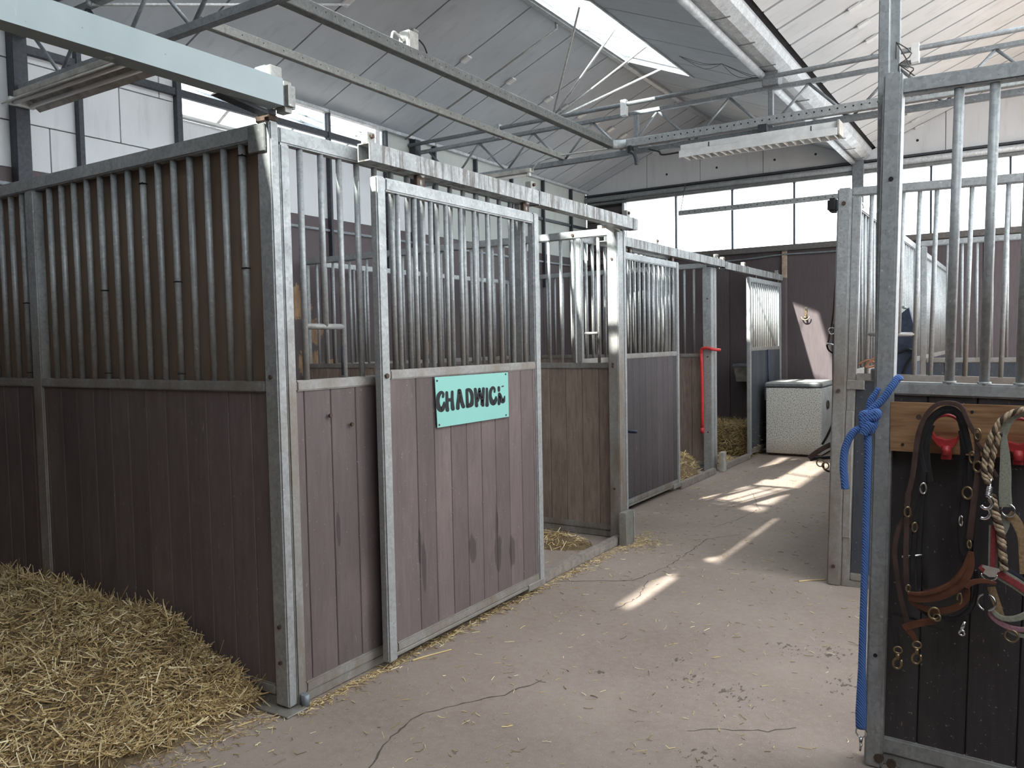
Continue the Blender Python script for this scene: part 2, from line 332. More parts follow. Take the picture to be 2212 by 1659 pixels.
# roof: boards on four slopes, dark deck behind
ceil = sroot('ceiling', (XM1, 2, ZR), 'pitched roof lined with grey boards in two bays', 'ceiling')
def zroof(x):
    for a, mid, b in ((XL, XM1, XV), (XV, XM2, XR)):
        if a <= x <= b: return ZE+(ZR-ZE)*(1-abs(x-mid)/(mid-a))
    return ZE
def slope_piece(name, xa, xb, y0, y1, off, th, mat, parent):
    za, zb = zroof(xa), zroof(xb)
    vs = [(xa, y0, za+off), (xb, y0, zb+off), (xb, y1, zb+off), (xa, y1, za+off)]
    vs += [(x, y, z+th) for x, y, z in vs]
    return mesh(name, vs, [(3, 2, 1, 0), (4, 5, 6, 7), (0, 1, 5, 4), (1, 2, 6, 5), (2, 3, 7, 6), (3, 0, 4, 7)], mat, parent)
SKY0, SKY1, SKYX = -.4, 6.5, -.60
def seams(y0, y1, first, pitch):
    k = [y0]; y = first
    while y < y1-.05:
        if y > y0+.05: k.append(y)
        y += pitch
    return k+[y1]
G = .009
XM2W = 4.2
def boards(xa, xb, ys, mat, clip=True, cx=None):
    for a, b in zip(ys[:-1], ys[1:]):
        slope_piece('roof_board', xa, xb, a+G, b-G, 0, .03, mat, ceil)
        if clip and cx is not None:
            z = zroof(cx); c = box('joint_clip', cx-.06, cx+.04, b-.035, b+.035, z-.032, z-.012, 'white_enamel', ceil, .001)
            c.rotation_euler = (0, -math.atan2(zroof(cx+.05)-zroof(cx-.05), .1), 0)
e = .012
boards(XL+e, XM1-e, seams(YB, 6.2, 3.70-.84*12, .84)+seams(6.2, YE, 6.62, .42)[1:], 'roof_board', True, -2.26)
boards(SKYX, XV-.155, seams(SKY0, SKY1, SKY0+.42, .84), 'roof_board', False); boards(XM1+.05, SKYX-.02, seams(2.7, 4.1, 3.4, .84), 'roof_board', False)  # last boards: unseen cover added across the rooflight to keep sun off the freezer
boards(XM1+e, -.64, seams(YB, SKY0, YB+.4, .84), 'roof_board', False); boards(-.42, XV-.155, seams(YB, SKY0, YB+.4, .84), 'roof_board', False); boards(XM1+e, XV-.155, seams(SKY1, YE, 7.3, .84), 'roof_board', False)
G = .017
boards(XV+.21, XM2-e, seams(YB, YE, 4.525-.415*22, .415), 'pale_roof_board', True, 1.33)
boards(XM2W, XR-e, seams(YB, YE, -4, 1.2), 'pale_roof_board', False)
boards(XM2+e, XM2W, seams(YB, -3, -4, 1.2), 'pale_roof_board', False); boards(XM2+e, XM2W, seams(8, YE, 8.6, 1.2), 'pale_roof_board', False)
for xa, xb, y0, y1 in ((XL-.1, XM1, YB, YE+.1), (SKYX, XV, SKY0, YE+.1), (-.42, XV, YB, SKY0), (XM1, -.64, YB, SKY0), (-.64, -.42, YB, -3.2), (-.64, -.42, -.2, SKY0), (XM1, SKYX, SKY1, YE+.1), (XM1, SKYX, 2.7, 4.1), (XV, XM2, YB, YE+.1), (XM2W, XR+.1, YB, YE+.1), (XM2, XM2W, YB, -3), (XM2, XM2W, 8, YE+.1)):  # includes a deck piece over the added sun-blocking cover in the left rooflight
    slope_piece('roof_deck', xa, xb, y0, y1, .034, .03, 'roof_deck', ceil)
# ridge boards
for xm in (XM1, XM2):
    box('ridge_bar', xm-.03, xm+.03, YB, YE, ZR-.05, ZR-.005, 'aluminium', ceil)
# rooflights
def rooflight(name, xa, xb, y0, y1, step, label):
    r = sroot(name, ((xa+xb)/2, (y0+y1)/2, ZR), label, 'rooflight')
    n = round((y1-y0)/step)
    for i in range(n):
        a = y0+(y1-y0)*i/n; b = y0+(y1-y0)*(i+1)/n
        slope_piece('pane', xa, xb, a+.012, b-.012, .02, .006, 'glass_pane', r)
        slope_piece('glazing_bar', xa, xb, a-.012, a+.012, 0, .035, 'aluminium', r)
    return r
r1 = rooflight('window_1', XM1+.03, SKYX, 4.1, SKY1, 1.2, 'bright rooflight beside the ridge of the left roof bay above the vent rods'); rooflight('window_16', XM1+.03, SKYX, SKY0, 2.7, 1.0, 'rooflight above the near stall in the left roof bay')
for x in (XM1+.045, SKYX-.01): slope_piece('edge_bar', x-.015, x+.015, SKY0, SKY1, -.015, .03, 'aluminium', r1)
rooflight('window_15', -.64, -.42, -3.2, -.2, 1.0, 'added unseen narrow light slit high in the near end of the left roof bay')  # unseen slit added to throw sun stripes on the near floor
rooflight('window_2', XM2+.03, XM2W, -3, 8, 1.1, 'added unseen rooflight beside the ridge of the right roof bay')  # unseen opening added and widened to let more light onto the floor

# gutter in the valley
gt = sroot('trim_1', (XV, 2, 3.8), 'galvanised valley gutter running between the two roof bays', 'gutter')
prof = [(.50, 3.93), (.54, 3.84), (.60, 3.82), (.67, 3.82), (.745, 3.87), (.765, 3.93), (.76, 3.96), (.49, 3.96)]
prism('trough', prof, YB, YE, lambda u, v, d: (u, d, v), 'aluminium', gt)
for y in np.arange(YB+.6, YE, .62): box('trough_joint', .545, .70, y-.004, y+.004, 3.815, 3.823, 'grey_steel', gt, 0)
pp = thing('heating_pipe', (.52, 2, 3.77), 'white steel heating pipe running along the valley gutter', 'pipe'); rod('pipe', (.535, YB, 3.80), (.535, YE, 3.80), .032, 'aluminium', pp, 12)
for y in (-3.1, 1., 3., 5.08, 7.2): box('pipe_saddle', .50, .57, y-.012, y+.012, 3.76, 3.85, 'grey_steel', pp, .002)
for y in (7.3,): rod('pipe_joint', (.535, y, 3.80), (.535, y+.09, 3.80), .037, 'grey_steel', pp, 12)

# left wall
wl = sroot('wall_left', (XL, 2, 0), 'left wall of brown boards below and white panels above', 'wall')
box('wall_core', XL-.14, XL-.05, YB, 2.03, 0, ZE+.05, 'roof_deck', wl, 0); box('wall_core', XL-.14, XL-.05, 4.66, YE+.1, 0, ZE+.05, 'roof_deck', wl, 0); box('wall_core', XL-.14, XL-.05, 2.03, 4.66, 0, 3.42, 'roof_deck', wl, 0)
ys = [-5, -3.8, -2.6, -1.4, -.2, .75, 2.05, 3.0, 3.77, 4.63, 5.5, 6.35, 7.2, 8.05, 8.9, YE]
for a, b in zip(ys[:-1], ys[1:]):
    box('wall_board', XL-.045, XL, a+.003, b-.003, 0, 2.79, 'chewed_wall_board' if 3 <= a < 6 else 'brown_wall_board', wl, .002)
box('cable_conduit', XL, XL+.025, YB, YE, 2.66, 2.685, 'grey_steel', wl, .006)
for a, b, z0, z1, mt in ((-5, -2.6, 2.79, 3.87, 0), (-2.6, -.2, 2.79, 3.87, 0), (-.2, 1.0, 2.79, 3.12, 0), (1., 2.05, 2.79, 3.12, 0), (-.2, .75, 3.12, 3.55, 0), (.75, 1.55, 3.12, 3.55, 0), (1.55, 2.05, 3.12, 3.55, 0), (-.2, 1.9, 3.55, 3.87, 0), (1.9, 2.05, 3.55, 3.87, 0),
                       (2.05, 3.0, 2.79, 3.2, 0), (2.05, 3.0, 3.2, 3.43, 0), (3., 3.77, 2.79, 3.43, 0), (3.77, 4.63, 2.79, 3.43, 0), (4.63, 5.5, 2.79, 3.3, 0), (4.63, 5.5, 3.3, 3.87, 1), (5.5, 6.35, 2.79, 3.3, 1), (5.5, 6.35, 3.3, 3.87, 1), (6.35, 7.2, 2.79, 3.3, 1), (6.35, 7.2, 3.3, 3.87, 1), (7.2, 8.05, 2.79, 3.3, 1), (7.2, 8.05, 3.3, 3.87, 1), (8.05, 8.9, 2.79, 3.3, 1), (8.05, 8.9, 3.3, 3.87, 1), (8.9, YE, 2.79, 3.87, 1)):
    box('wall_panel', XL-.04, XL-.005, a+.004, b-.004, z0+.004, z1-.004, 'green_grey_panel' if mt else 'white_wall_panel', wl, .002)
for y, wd in ((-2.6, .05), (-.2, .04), (1.21, .04), (2.05, .05), (3.77, .03), (4.63, .035), (5.5, .03), (6.35, .03), (7.2, .03), (8.05, .03), (8.9, .03)):
    box('wall_post', XL-.005, XL+.05, y-wd/2, y+wd/2, 2.3 if y != .75 else 1.2, ZE, 'dark_steel', wl, .003)
for a, b in ((.8, 2.03), (2.07, 4.63)): box('wall_rail', XL-.005, XL+.04, a, b, 3.60, 3.66, 'dark_steel', wl, .003)
box('eave_plate', XL-.02, XL+.05, YB, YE, ZE-.035, ZE+.0, 'aluminium', wl, .003)
box('sill_plate', XL-.02, XL+.045, 2.05, 4.63, 3.43, 3.455, 'white_enamel', wl, .003)
box('wall_rail', XL-.005, XL+.03, 4.66, YE, 3.27, 3.31, 'dark_steel', wl, .003)
# glazing in the left wall
for i, (a, b) in enumerate(((2.08, 2.9), (2.92, 3.755), (3.785, 4.61))):
    wn = sroot('window_%d' % (3+i), (XL, (a+b)/2, 3.46), 'clear pane %s in the glazed strip under the left eave' % ('nearest the hay corner', 'in the middle', 'nearest the far truss')[i], 'window')
    box('pane', XL-.02, XL-.014, a, b, 3.455, ZE-.03, 'glass_pane', wn, 0)
    for y in (a, b): box('frame', XL-.03, XL+.005, y-.008, y+.008, 3.455, ZE-.03, 'aluminium', wn, .002)

# end wall
we = sroot('wall_end', (XV, YE, 0), 'end wall with brown boards, a strip of windows and a white gable', 'wall')
xs = [XL, -2.35, -1.15, -.36, .84, 2.04, 3.24, 4.67]
for a, b in zip(xs[:-1], xs[1:]): box('wall_board', a+.003, b-.003, YE, YE+.05, 0, 2.71, 'brown_wall_board', we, .002)
box('wall_core', XL, XR, YE+.05, YE+.1, 0, 2.79, 'roof_deck', we, 0)
box('window_ledge', XL, XR, YE-.07, YE+.06, 2.71, 2.79, 'dark_ledge', we, .006)
tube('cable_conduit', [(-1.9, YE-.03, 2.60), (-.9, YE-.03, 2.63), (-.4, YE-.03, 2.66), (.2, YE-.03, 2.655), (1.2, YE-.03, 2.66), (4.6, YE-.03, 2.66)], .012, 'grey_steel', we, 6)
box('batten', -.40, -.33, YE-.03, YE, 2.30, 2.73, 'light_timber', we)
for z in np.arange(2.80, 3.60, .115): box('weatherboard', XL+.02, -2.83, YE-.015, YE+.03, z, z+.105, 'brown_wall_board', we, .004)
box('mullion_post', -2.83, -2.79, YE-.03, YE+.04, 2.79, 3.64, 'aluminium', we)
for j, (x0, x1, z0, z1, mt) in enumerate(((XL, XR, 3.64, 3.68, 'dirty_dark_steel'), (XL, XR, 3.785, 3.815, 'dark_steel'))): box('wall_rail', x0, x1, YE-.05, YE+.05, z0, z1, mt, we)
rod('rail_tube', (XL, YE-.02, 3.735), (XR, YE-.02, 3.735), .045, 'aluminium', we, 12)
gx = [XL, -2.42, -1.58, -.66, XV]
for a, b in zip(gx[:-1], gx[1:]):
    pts = [(a+.004, 3.815), (b-.004, 3.815), (b-.004, zroof(b))]
    if a < XM1 < b: pts.append((XM1, ZR))
    pts.append((a+.004, zroof(a)))
    prism('gable_panel', pts, YE, YE+.04, lambda u, v, d: (u, d, v), 'white_wall_panel', we)
for a, b in ((XV, 1.62), (1.62, XM2), (XM2, 3.65), (3.65, XR)):
    prism('gable_panel', [(a+.004, 3.815), (b-.004, 3.815), (b-.004, zroof(b)), (a+.004, zroof(a))], YE, YE+.04, lambda u, v, d: (u, d, v), 'white_wall_panel', we)
for a, b in ((XL, XM1), (XM1, XV), (XV, XM2), (XM2, XR)): prism('gable_core', [(a, 3.7), (b, 3.7), (b, zroof(b)+.06), (a, zroof(a)+.06)], YE+.045, YE+.09, lambda u, v, d: (u, d, v), 'roof_deck', we)
box('weatherboard_core', XL, -2.80, YE+.032, YE+.08, 2.7, 3.8, 'roof_deck', we, 0)
for x in (-2.1, -1.33, -.5, .05, 1.3): rod('vent_hole', (x, YE-.003, 3.99), (x, YE+.01, 3.99), .017, 'black_plastic', we, 8)
box('column', .53, .67, YE-.09, YE+.02, 2.79, 3.85, 'grey_steel', we, .006)
wx = [-2.79, -1.955, -1.10, -.232, .60, 1.46, 2.32, 3.18, 4.03, 4.62]
for i, (a, b) in enumerate(zip(wx[:-1], wx[1:])):
    wn = sroot('window_%d' % (6+i), ((a+b)/2, YE, 2.79), 'bright end wall window pane number %d counted from the weatherboards' % (i+1), 'window')
    box('pane', a, b, YE+.0, YE+.006, 2.79, 3.64, 'glass_pane', wn, 0)
    box('mullion', b-.012, b+.012, YE-.025, YE+.025, 2.79, 3.64, 'dark_steel', wn, .003)
# wall behind the camera and the open right side
wb = sroot('wall_back', (XV, YB, 0), 'board wall behind the viewer', 'wall')
for a, b in ((XL, -1.4), (-1.4, XV), (XV, XM2), (XM2, XR)):
    prism('gable_panel', [(a, 0), (b, 0), (b, zroof(b)+.1), (a, zroof(a)+.1)], YB-.06, YB, lambda u, v, d: (u, d, v), 'brown_wall_board', wb)
wr = sroot('wall_right', (XR, 2, 0), 'right side wall of brown boards with open upper bays between steel posts', 'wall')
for y in (-4.9, -2.9, -.9, 1.1, 3.1, 5.1, 7.2, YE): box('wall_post', XR-.04, XR+.04, y-.05, y+.05, 0, ZE, 'dark_steel', wr)
for a, b in ((3.1, 5.1), (5.1, 7.2), (7.2, YE)): box('wall_board', XR-.03, XR+.03, a, b, 0, 1.4, 'brown_wall_board', wr)
for a, b in ((-4.9, -2.9), (-2.9, -.9), (-.9, 1.1)): box('wall_board', XR-.03, XR+.03, a, b, 0, 3.1, 'brown_wall_board', wr)
box('eave_beam', XR-.05, XR+.05, YB, YE, ZE-.12, ZE+.02, 'dark_steel', wr)

# neighbouring glasshouse seen through the left glazing
ng = thing('glasshouse_frame', (-6.2, 3.2, 0), 'pale frame of the neighbouring glasshouse behind the left glazing', 'glasshouse')
box('side_wall', -8.6, -8.5, -2, 11, 0, 3.2, 'white_wall_panel', ng)
for y in np.arange(.4, 10, 1.1):
    bar_between('rafter', (-3.75, y, 3.75), (-6.0, y, 4.75), .05, .05, 'grey_steel', ng); bar_between('rafter', (-6.0, y, 4.75), (-8.5, y, 3.3), .05, .05, 'grey_steel', ng); box('post', -8.5, -8.42, y-.03, y+.03, 0, 3.3, 'grey_steel', ng)
for x, z in ((-4.9, 4.2), (-6.0, 4.7), (-7.2, 4.0)): bar_between('purlin', (x, 0, z), (x, 10.5, z), .04, .04, 'grey_steel', ng)

# ------------------------------------------------------------------ roof trusses, trays, lamps
def truss(Y, label, x0=XL, x1=XR):
    t = thing('roof_truss', (XV, Y, 3.3), label, 'truss', 'lattice trusses under the valley gutter')
    bar_between('bottom_chord', (x0, Y, 3.325), (x1, Y, 3.325), .05, .05, 'truss_steel', t)
    bar_between('top_chord', (x0, Y, 3.69), (x1, Y, 3.69), .05, .035, 'truss_steel', t)
    k = -3.22-.0
    while k < x1-.5:
        rod('strut', (k, Y, 3.675), (k-.33, Y, 3.345), .0125, 'truss_steel', t, 8) if k-.33 > x0 else None
        rod('strut', (k, Y, 3.675), (k+.33, Y, 3.345), .0125, 'truss_steel', t, 8); k += .69
    for x in (-.68, .6): box('hanger', x-.022, x+.022, Y-.02, Y+.02, 3.345, 3.675, 'truss_steel', t)
    box('gutter_seat', .54, .68, Y-.07, Y+.07, 3.70, 3.82, 'truss_steel', t)
    box('end_column', x0, x0+.09, Y-.05, Y+.05, 2.2 if Y > 2 else 0, 3.84, 'dark_steel', t)
    return t
truss(5.12, 'galvanised lattice roof truss carrying the long perforated tray and louvred lamp')
truss(.77, 'galvanised lattice roof truss above the near stall partition')
def xpipe(Y, label):
    p = thing('heating_pipe', (XV, Y, 3.77), label, 'pipe'); rod('pipe', (XL, Y, 3.775), (XR, Y, 3.775), .021, 'truss_steel', p, 10)
    for x in (-2.24, -.78, 1.75, 2.9): box('pipe_clip', x-.03, x+.03, Y-.03, Y+.025, 3.665, 3.815, 'white_enamel' if x in (-.78, 1.75) else 'galvanised_steel', p, .003)
xpipe(5.06, 'thin heating pipe clipped along the top of the far truss'); xpipe(.71, 'thin heating pipe clipped along the top of the near truss')

def holes(name, P, parent, r=.006, ax='y'):
    vs, fs = [], []
    for p in P:
        b = len(vs)
        for j in range(6):
            a = j*math.pi/3
            vs.append((p[0]+r*math.cos(a), p[1], p[2]+r*math.sin(a)) if ax == 'y' else (p[0], p[1]+r*math.cos(a), p[2]+r*math.sin(a)))
        fs.append(tuple(range(b, b+6)))
    o = mesh(name, vs, fs, 'black_plastic', parent); return stuff(o)
tr = thing('cable_tray', (-.88, 3, 3.4), 'long perforated galvanised cable tray turning a rounded corner onto the far truss', 'cable tray')
box('tray_run', -.915, -.845, .82, 4.96, 3.355, 3.425, 'dirty_dark_steel', tr, .004)
box('tray_run', -.74, 3.6, 5.005, 5.065, 3.352, 3.428, 'galvanised_steel', tr, .004)
arc = [(-.88+.12*(1-math.cos(a)), 4.94+.095*math.sin(a)) for a in np.linspace(0, math.pi/2, 8)]
vs = []
for x, y in arc: vs += [(x, y, 3.353), (x, y, 3.427)]
inn = [(-.845+.085*(1-math.cos(a)), 4.94+.06*math.sin(a)) for a in np.linspace(0, math.pi/2, 8)]
vs2 = []
for (x, y), (p, q) in zip([(-.915+.175*(1-math.cos(a)), 4.94+.125*math.sin(a)) for a in np.linspace(0, math.pi/2, 8)], [(-.845+.105*(1-math.cos(a)), 4.94+.065*math.sin(a)) for a in np.linspace(0, math.pi/2, 8)]):
    vs2 += [(x, y, 3.352), (p, q, 3.352), (p, q, 3.428), (x, y, 3.428)]
mesh('tray_elbow', vs2, [(i*4+j, i*4+(j+1) % 4, i*4+4+(j+1) % 4, i*4+4+j) for i in range(7) for j in range(4)], 'aluminium', tr, True)
holes('perforation', [(x, 5.0043, 3.395) for x in np.arange(-.5, 3.5, .062)], tr, .008); holes('perforation', [(-.8445, y, 3.395) for y in np.arange(1.1, 4.9, .075)], tr, .005, 'x')
bm_ = thing('strut_channel', (-1.49, 3, 3.38), 'thin steel strut channel parallel to the long cable tray', 'channel'); box('channel', -1.512, -1.468, .82, 5.30, 3.35, 3.405, 'worn_steel', bm_, .004)
holes('slot', [(-1.4675, y, 3.38) for y in np.arange(1.1, 5.2, .16)], bm_, .005, 'x')
st = thing('perforated_strip', (-.8, 8.9, 3.36), 'perforated steel strip hung across the end wall windows', 'channel'); box('strip', -1.82, 2.8, 9.186, 9.216, 3.315, 3.385, 'galvanised_steel', st, .003); holes('perforation', [(x, 9.1855, 3.352) for x in np.arange(-1.75, 2.7, .09)], st, .008)
rod('hanger_rod', (-1.79, 9.2, 3.37), (-1.79, 9.4, 3.8), .006, 'grey_steel', st, 6); rod('hanger_rod', (2.6, 9.2, 3.37), (2.6, 9.4, 3.8), .006, 'grey_steel', st, 6)
br = thing('tray_bracket', (-.68, 5.0, 3.2), 'black clamp bracket under the corner of the cable tray', 'bracket', 'tray brackets'); box('clamp', -.72, -.68, 4.985, 5.05, 3.29, 3.36, 'black_plastic', br); tube('arm', [(-.69, 5.0, 3.30), (-.65, 4.99, 3.27), (-.63, 4.99, 3.21), (-.63, 4.99, 3.17)], .018, 'dark_steel', br, 6)
br = thing('tray_bracket', (.56, 5.0, 3.2), 'dark clamp bracket above the louvred lamp', 'bracket', 'tray brackets'); box('clamp', .52, .60, 4.985, 5.05, 3.29, 3.36, 'dark_steel', br); tube('arm', [(.56, 5.0, 3.30), (.57, 4.98, 3.26), (.57, 4.98, 3.20)], .016, 'dark_steel', br, 6)
jb = thing('junction_box', (-.9, 1.95, 3.43), 'small grey electrical junction box on the long cable tray', 'electrical box'); box('case', -.95, -.86, 1.93, 2.03, 3.425, 3.54, 'grey_box', jb, .006); rod('gland', (-.905, 1.90, 3.48), (-.905, 1.935, 3.48), .015, 'grey_box', jb); tube('cable', [(-.905, 1.90, 3.48), (-.905, 1.83, 3.50), (-.90, 1.80, 3.44), (-.89, 1.78, 3.43)], .008, 'grey_box', jb)
tube('cable', [(-.86, 2.03, 3.50), (-.85, 2.07, 3.47), (-.85, 2.1, 3.43)], .005, 'black_plastic', jb)

lp = thing('fluorescent_lamp', (.5, 5.0, 3.15), 'white louvred fluorescent lamp hung below the cable tray', 'lamp')
box('housing', -.17, 1.19, 4.93, 5.05, 3.20, 3.275, 'white_enamel', lp, .006)
for y in (4.90, 5.08): box('side_skirt', -.17, 1.19, y-.005, y+.005, 3.155, 3.215, 'white_enamel', lp, .002)
for i in range(20): box('louvre', -.13+i*.068, -.126+i*.068, 4.905, 5.075, 3.155, 3.195, 'white_enamel', lp, 0)
rod('lamp_tube', (-.14, 4.99, 3.19), (1.16, 4.99, 3.19), .013, 'lamp_tube', lp)
for x in (.1, .98): box('label_strip', x-.004, x+.004, 4.928, 4.93, 3.21, 3.265, 'black_plastic', lp, 0)
box('end_cap', 1.19, 1.21, 4.90, 5.08, 3.16, 3.28, 'aged_enamel', lp, .003)
tube('cable', [(-.5, 4.99, 3.30), (-.4, 4.98, 3.26), (-.36, 4.98, 3.225), (-.17, 4.98, 3.225)], .009, 'black_plastic', lp)
lp = thing('fluorescent_lamp', (-2.2, 5.05, 3.24), 'bare old fluorescent lamp under the far truss beyond the sliding door', 'lamp')
box('housing', -2.75, -1.82, 5.0, 5.08, 3.255, 3.30, 'aged_enamel', lp, .005); rod('lamp_tube', (-2.72, 5.03, 3.235), (-1.86, 5.03, 3.235), .015, 'lamp_tube', lp)
for x in (-2.73, -1.85): box('holder', x-.015, x+.015, 5.01, 5.05, 3.22, 3.26, 'white_enamel', lp, .003)
tube('cable', [(-1.82, 5.04, 3.28), (-1.7, 5.04, 3.36), (-1.4, 5.05, 3.385), (-.9, 5.04, 3.37)], .008, 'grey_box', lp)
lp = thing('fluorescent_lamp', (-3.0, .75, 3.25), 'dusty old twin fluorescent lamp below the near truss by the white wall', 'lamp')
box('housing', -3.36, -1.95, .70, .80, 3.25, 3.295, 'aged_enamel', lp, .005)
prism('reflector', [(.62, 3.19), (.70, 3.25), (.80, 3.25), (.88, 3.19), (.875, 3.185), (.795, 3.242), (.705, 3.242), (.625, 3.185)], -3.36, -1.95, lambda u, v, d: (d, u, v), 'aged_enamel', lp)
for y in (.69, .80): rod('lamp_tube', (-3.32, y, 3.205), (-1.99, y, 3.205), .014, 'lamp_tube', lp)
for x in (-3.34, -1.97): box('holder', x-.015, x+.015, .66, .83, 3.19, 3.245, 'white_enamel', lp, .003)
# vent push rods under the rooflight
for (a, b), lb in zip((((-1.60, 5.10, 3.80), (-.80, 4.20, 4.42)), ((-1.60, 5.10, 3.79), (-.74, 4.79, 4.40)), ((-1.59, 5.10, 3.78), (-.64, 5.28, 4.36)), ((-1.58, 5.10, 3.77), (-.90, 6.30, 4.47))), ('steepest', 'second steepest', 'second flattest', 'flattest')):
    v = thing('vent_rod', a, lb+' of the four pale vent rods fanning up to the rooflight', 'rod', 'vent rods'); rod('shaft', a, b, .011, 'pale_steel', v, 8); rod('joint', Vector(a)-Vector((0, 0, .02)), Vector(a)+Vector((0, 0, .02)), .018, 'grey_steel', v, 8)
v = thing('tie_rod', (XL, 5.0, 3.84), 'slim tie rod rising along the left roof slope', 'rod'); rod('shaft', (XL+.02, 4.98, 3.83), (-1.46, 4.98, 4.62), .010, 'worn_steel', v, 8); rod('end_plate', (-1.47, 4.98, 4.62), (-1.47, 4.98, 4.70), .016, 'worn_steel', v, 8)
for a, b, lb in (((-2.43, .72, 3.66), (-2.2, 2.8, 4.30), 'loose pale wind brace rod rising from the near truss'), ((-1.75, .73, 3.66), (-1.62, 1.2, 4.58), 'steep wind brace rod above the near truss')):
    v = thing('brace_rod', a, lb, 'rod'); rod('shaft', a, b, .010, 'pale_steel', v, 8); rod('joint', Vector(a)-Vector((0, 0, .02)), Vector(a)+Vector((0, 0, .02)), .018, 'grey_steel', v, 8)

# ------------------------------------------------------------------ stall panels
def ubox(name, ax, u0, u1, d0, d1, z0, z1, mat, parent=None, bev=.004):
    return box(name, u0, u1, d0, d1, z0, z1, mat, parent, bev) if ax == 'X' else box(name, d0, d1, u0, u1, z0, z1, mat, parent, bev)
def upt(ax, u, d, z): return Vector((u, d, z)) if ax == 'X' else Vector((d, u, z))
def panel(name, ax, u0, u1, d0, d1, label, cat, top, mid, bot, bars, barr=.0135, pitch=.145, stiles=(.05, .05), pmat='plum_plank', smat='galvanised_steel', mmat='dusty_galvanised_steel', toph=.06, midh=.045, both=.045, posts=(), group=None, first=None, skip=(), zb=0., plank_d=None, core=True):
    """steel framed panel: rails, stiles, bars above, upright boards below"""
    r = thing(name, upt(ax, (u0+u1)/2, (d0+d1)/2, zb), label, cat, group)
    ubox('top_rail', ax, u0, u1, d0, d1, top-toph, top, smat, r, .006)
    ubox('middle_rail', ax, u0+stiles[0], u1-stiles[1], d0, d1, mid-midh, mid, mmat, r, .006)
    ubox('bottom_rail', ax, u0+stiles[0], u1-stiles[1], d0, d1, bot-both, bot, mmat, r, .006)
    if bot-both > zb+.012: ubox('kick_plate', ax, u0+stiles[0]*.5, u1-stiles[1]*.5, d0+.008, d1-.008, zb+.003, bot-both-.002, mmat, r, .003)
    if stiles[0]: ubox('stile', ax, u0, u0+stiles[0], d0, d1, zb, top-toph, mmat, r, .006)
    if stiles[1]: ubox('stile', ax, u1-stiles[1], u1, d0, d1, zb, top-toph, mmat, r, .006)
    dm = (d0+d1)/2
    for a, b in posts: ubox('intermediate_post', ax, a, b, d0-.002, d1+.002, zb, top-toph, mmat, r, .006)
    for u in bars:
        if u in skip: continue
        rod('bar', upt(ax, u, dm, mid-.005), upt(ax, u, dm, top-toph+.01), barr, mmat, r, 10)
    a = u0+stiles[0]; pd = plank_d or ((d0+d1)/2-.014, (d0+d1)/2+.014)
    cuts = [a]; k = (first if first is not None else a+pitch)
    while k < u1-stiles[1]-.02:
        cuts.append(k); k += pitch
    cuts.append(u1-stiles[1])
    if core: ubox('light_stop_sheet', ax, a, u1-stiles[1], pd[0]+.009, pd[1]-.009, bot, mid-midh, 'black_plastic', r, 0)  # added dark sheet, stops light showing through the plank gaps
    for p, q in zip(cuts[:-1], cuts[1:]):
        if q-p > .01: ubox('plank', ax, p+.0015, q-.0015, pd[0], pd[1], bot-.004, mid-midh+.004, pmat, r, .003)
    return r
def frange(a, b, s):
    out = []
    while (b-a)*s >= 0 and (a <= b if s > 0 else a >= b): out.append(round(a, 4)); a += s
    return out

# --- near partition (faces the viewer, plane y=0)
p = panel('stall_partition', 'X', XL+.1, -.082, .0, .05, 'long stall partition with brown sheet behind its bars beside the straw heap', 'stall partition', 2.40, 1.36, .098, frange(-.20, -1.72, -.1145)+frange(-1.96, -3.3, -.1145), .0145, .1455, (.05, .0), posts=((-1.885, -1.80),), smat='galvanised_steel', toph=.065, first=-3.239, core=False)
box('backing_sheet', XL+.16, -.10, .055, .067, 1.30, 2.36, 'brown_backing', p, .002)
for bx, z in ((-.20, 1.83), (-.20, 2.29), (-.6580, 1.8), (-.658, 1.39), (-.8870, 2.26), (-1.2305, 1.79), (-1.2305, 1.39), (-1.96, 1.76), (-1.96, 1.39)):
    ring('cable_tie', (bx, .025, z), .0165, .003, 'black_plastic', p, (0, 0, 1), 12); rod('cable_tie_tail', (bx+.01, .008, z), (bx+.03, .003, z), .002, 'black_plastic', p, 5)
bolt((-.03, -.0, 2.33), (0, -1, 0), p); 
# corner post
c = thing('corner_post', (-.04, .024, 0), 'tall square galvanised corner post beside the straw heap', 'post')
pst = box('post', -.08, 0, 0, .047, 0.015, 2.40, 'galvanised_steel', c, .006); box('post_cap', -.082, -.002, -.002, .047, 2.40, 2.425, 'rusty_iron', c, .004)
box('post_extension', -.07, -.005, -.01, .045, 2.425, 2.615, 'grey_steel', c, .005); box('foot_plate', -.15, .045, -.05, .06, 0.001, .009, 'worn_steel', c, .002)
rod('foot_bolt', (.02, .07, .0), (.02, .07, .055), .018, 'grey_steel', c, 10)
for z in (2.3, 1.38, .35, .2): bolt((-.04, 0, z), (0, -1, 0), pst)
box('gusset', -.12, -.02, -.012, .0, 2.28, 2.39, 'dirty_dark_steel', c, .004)

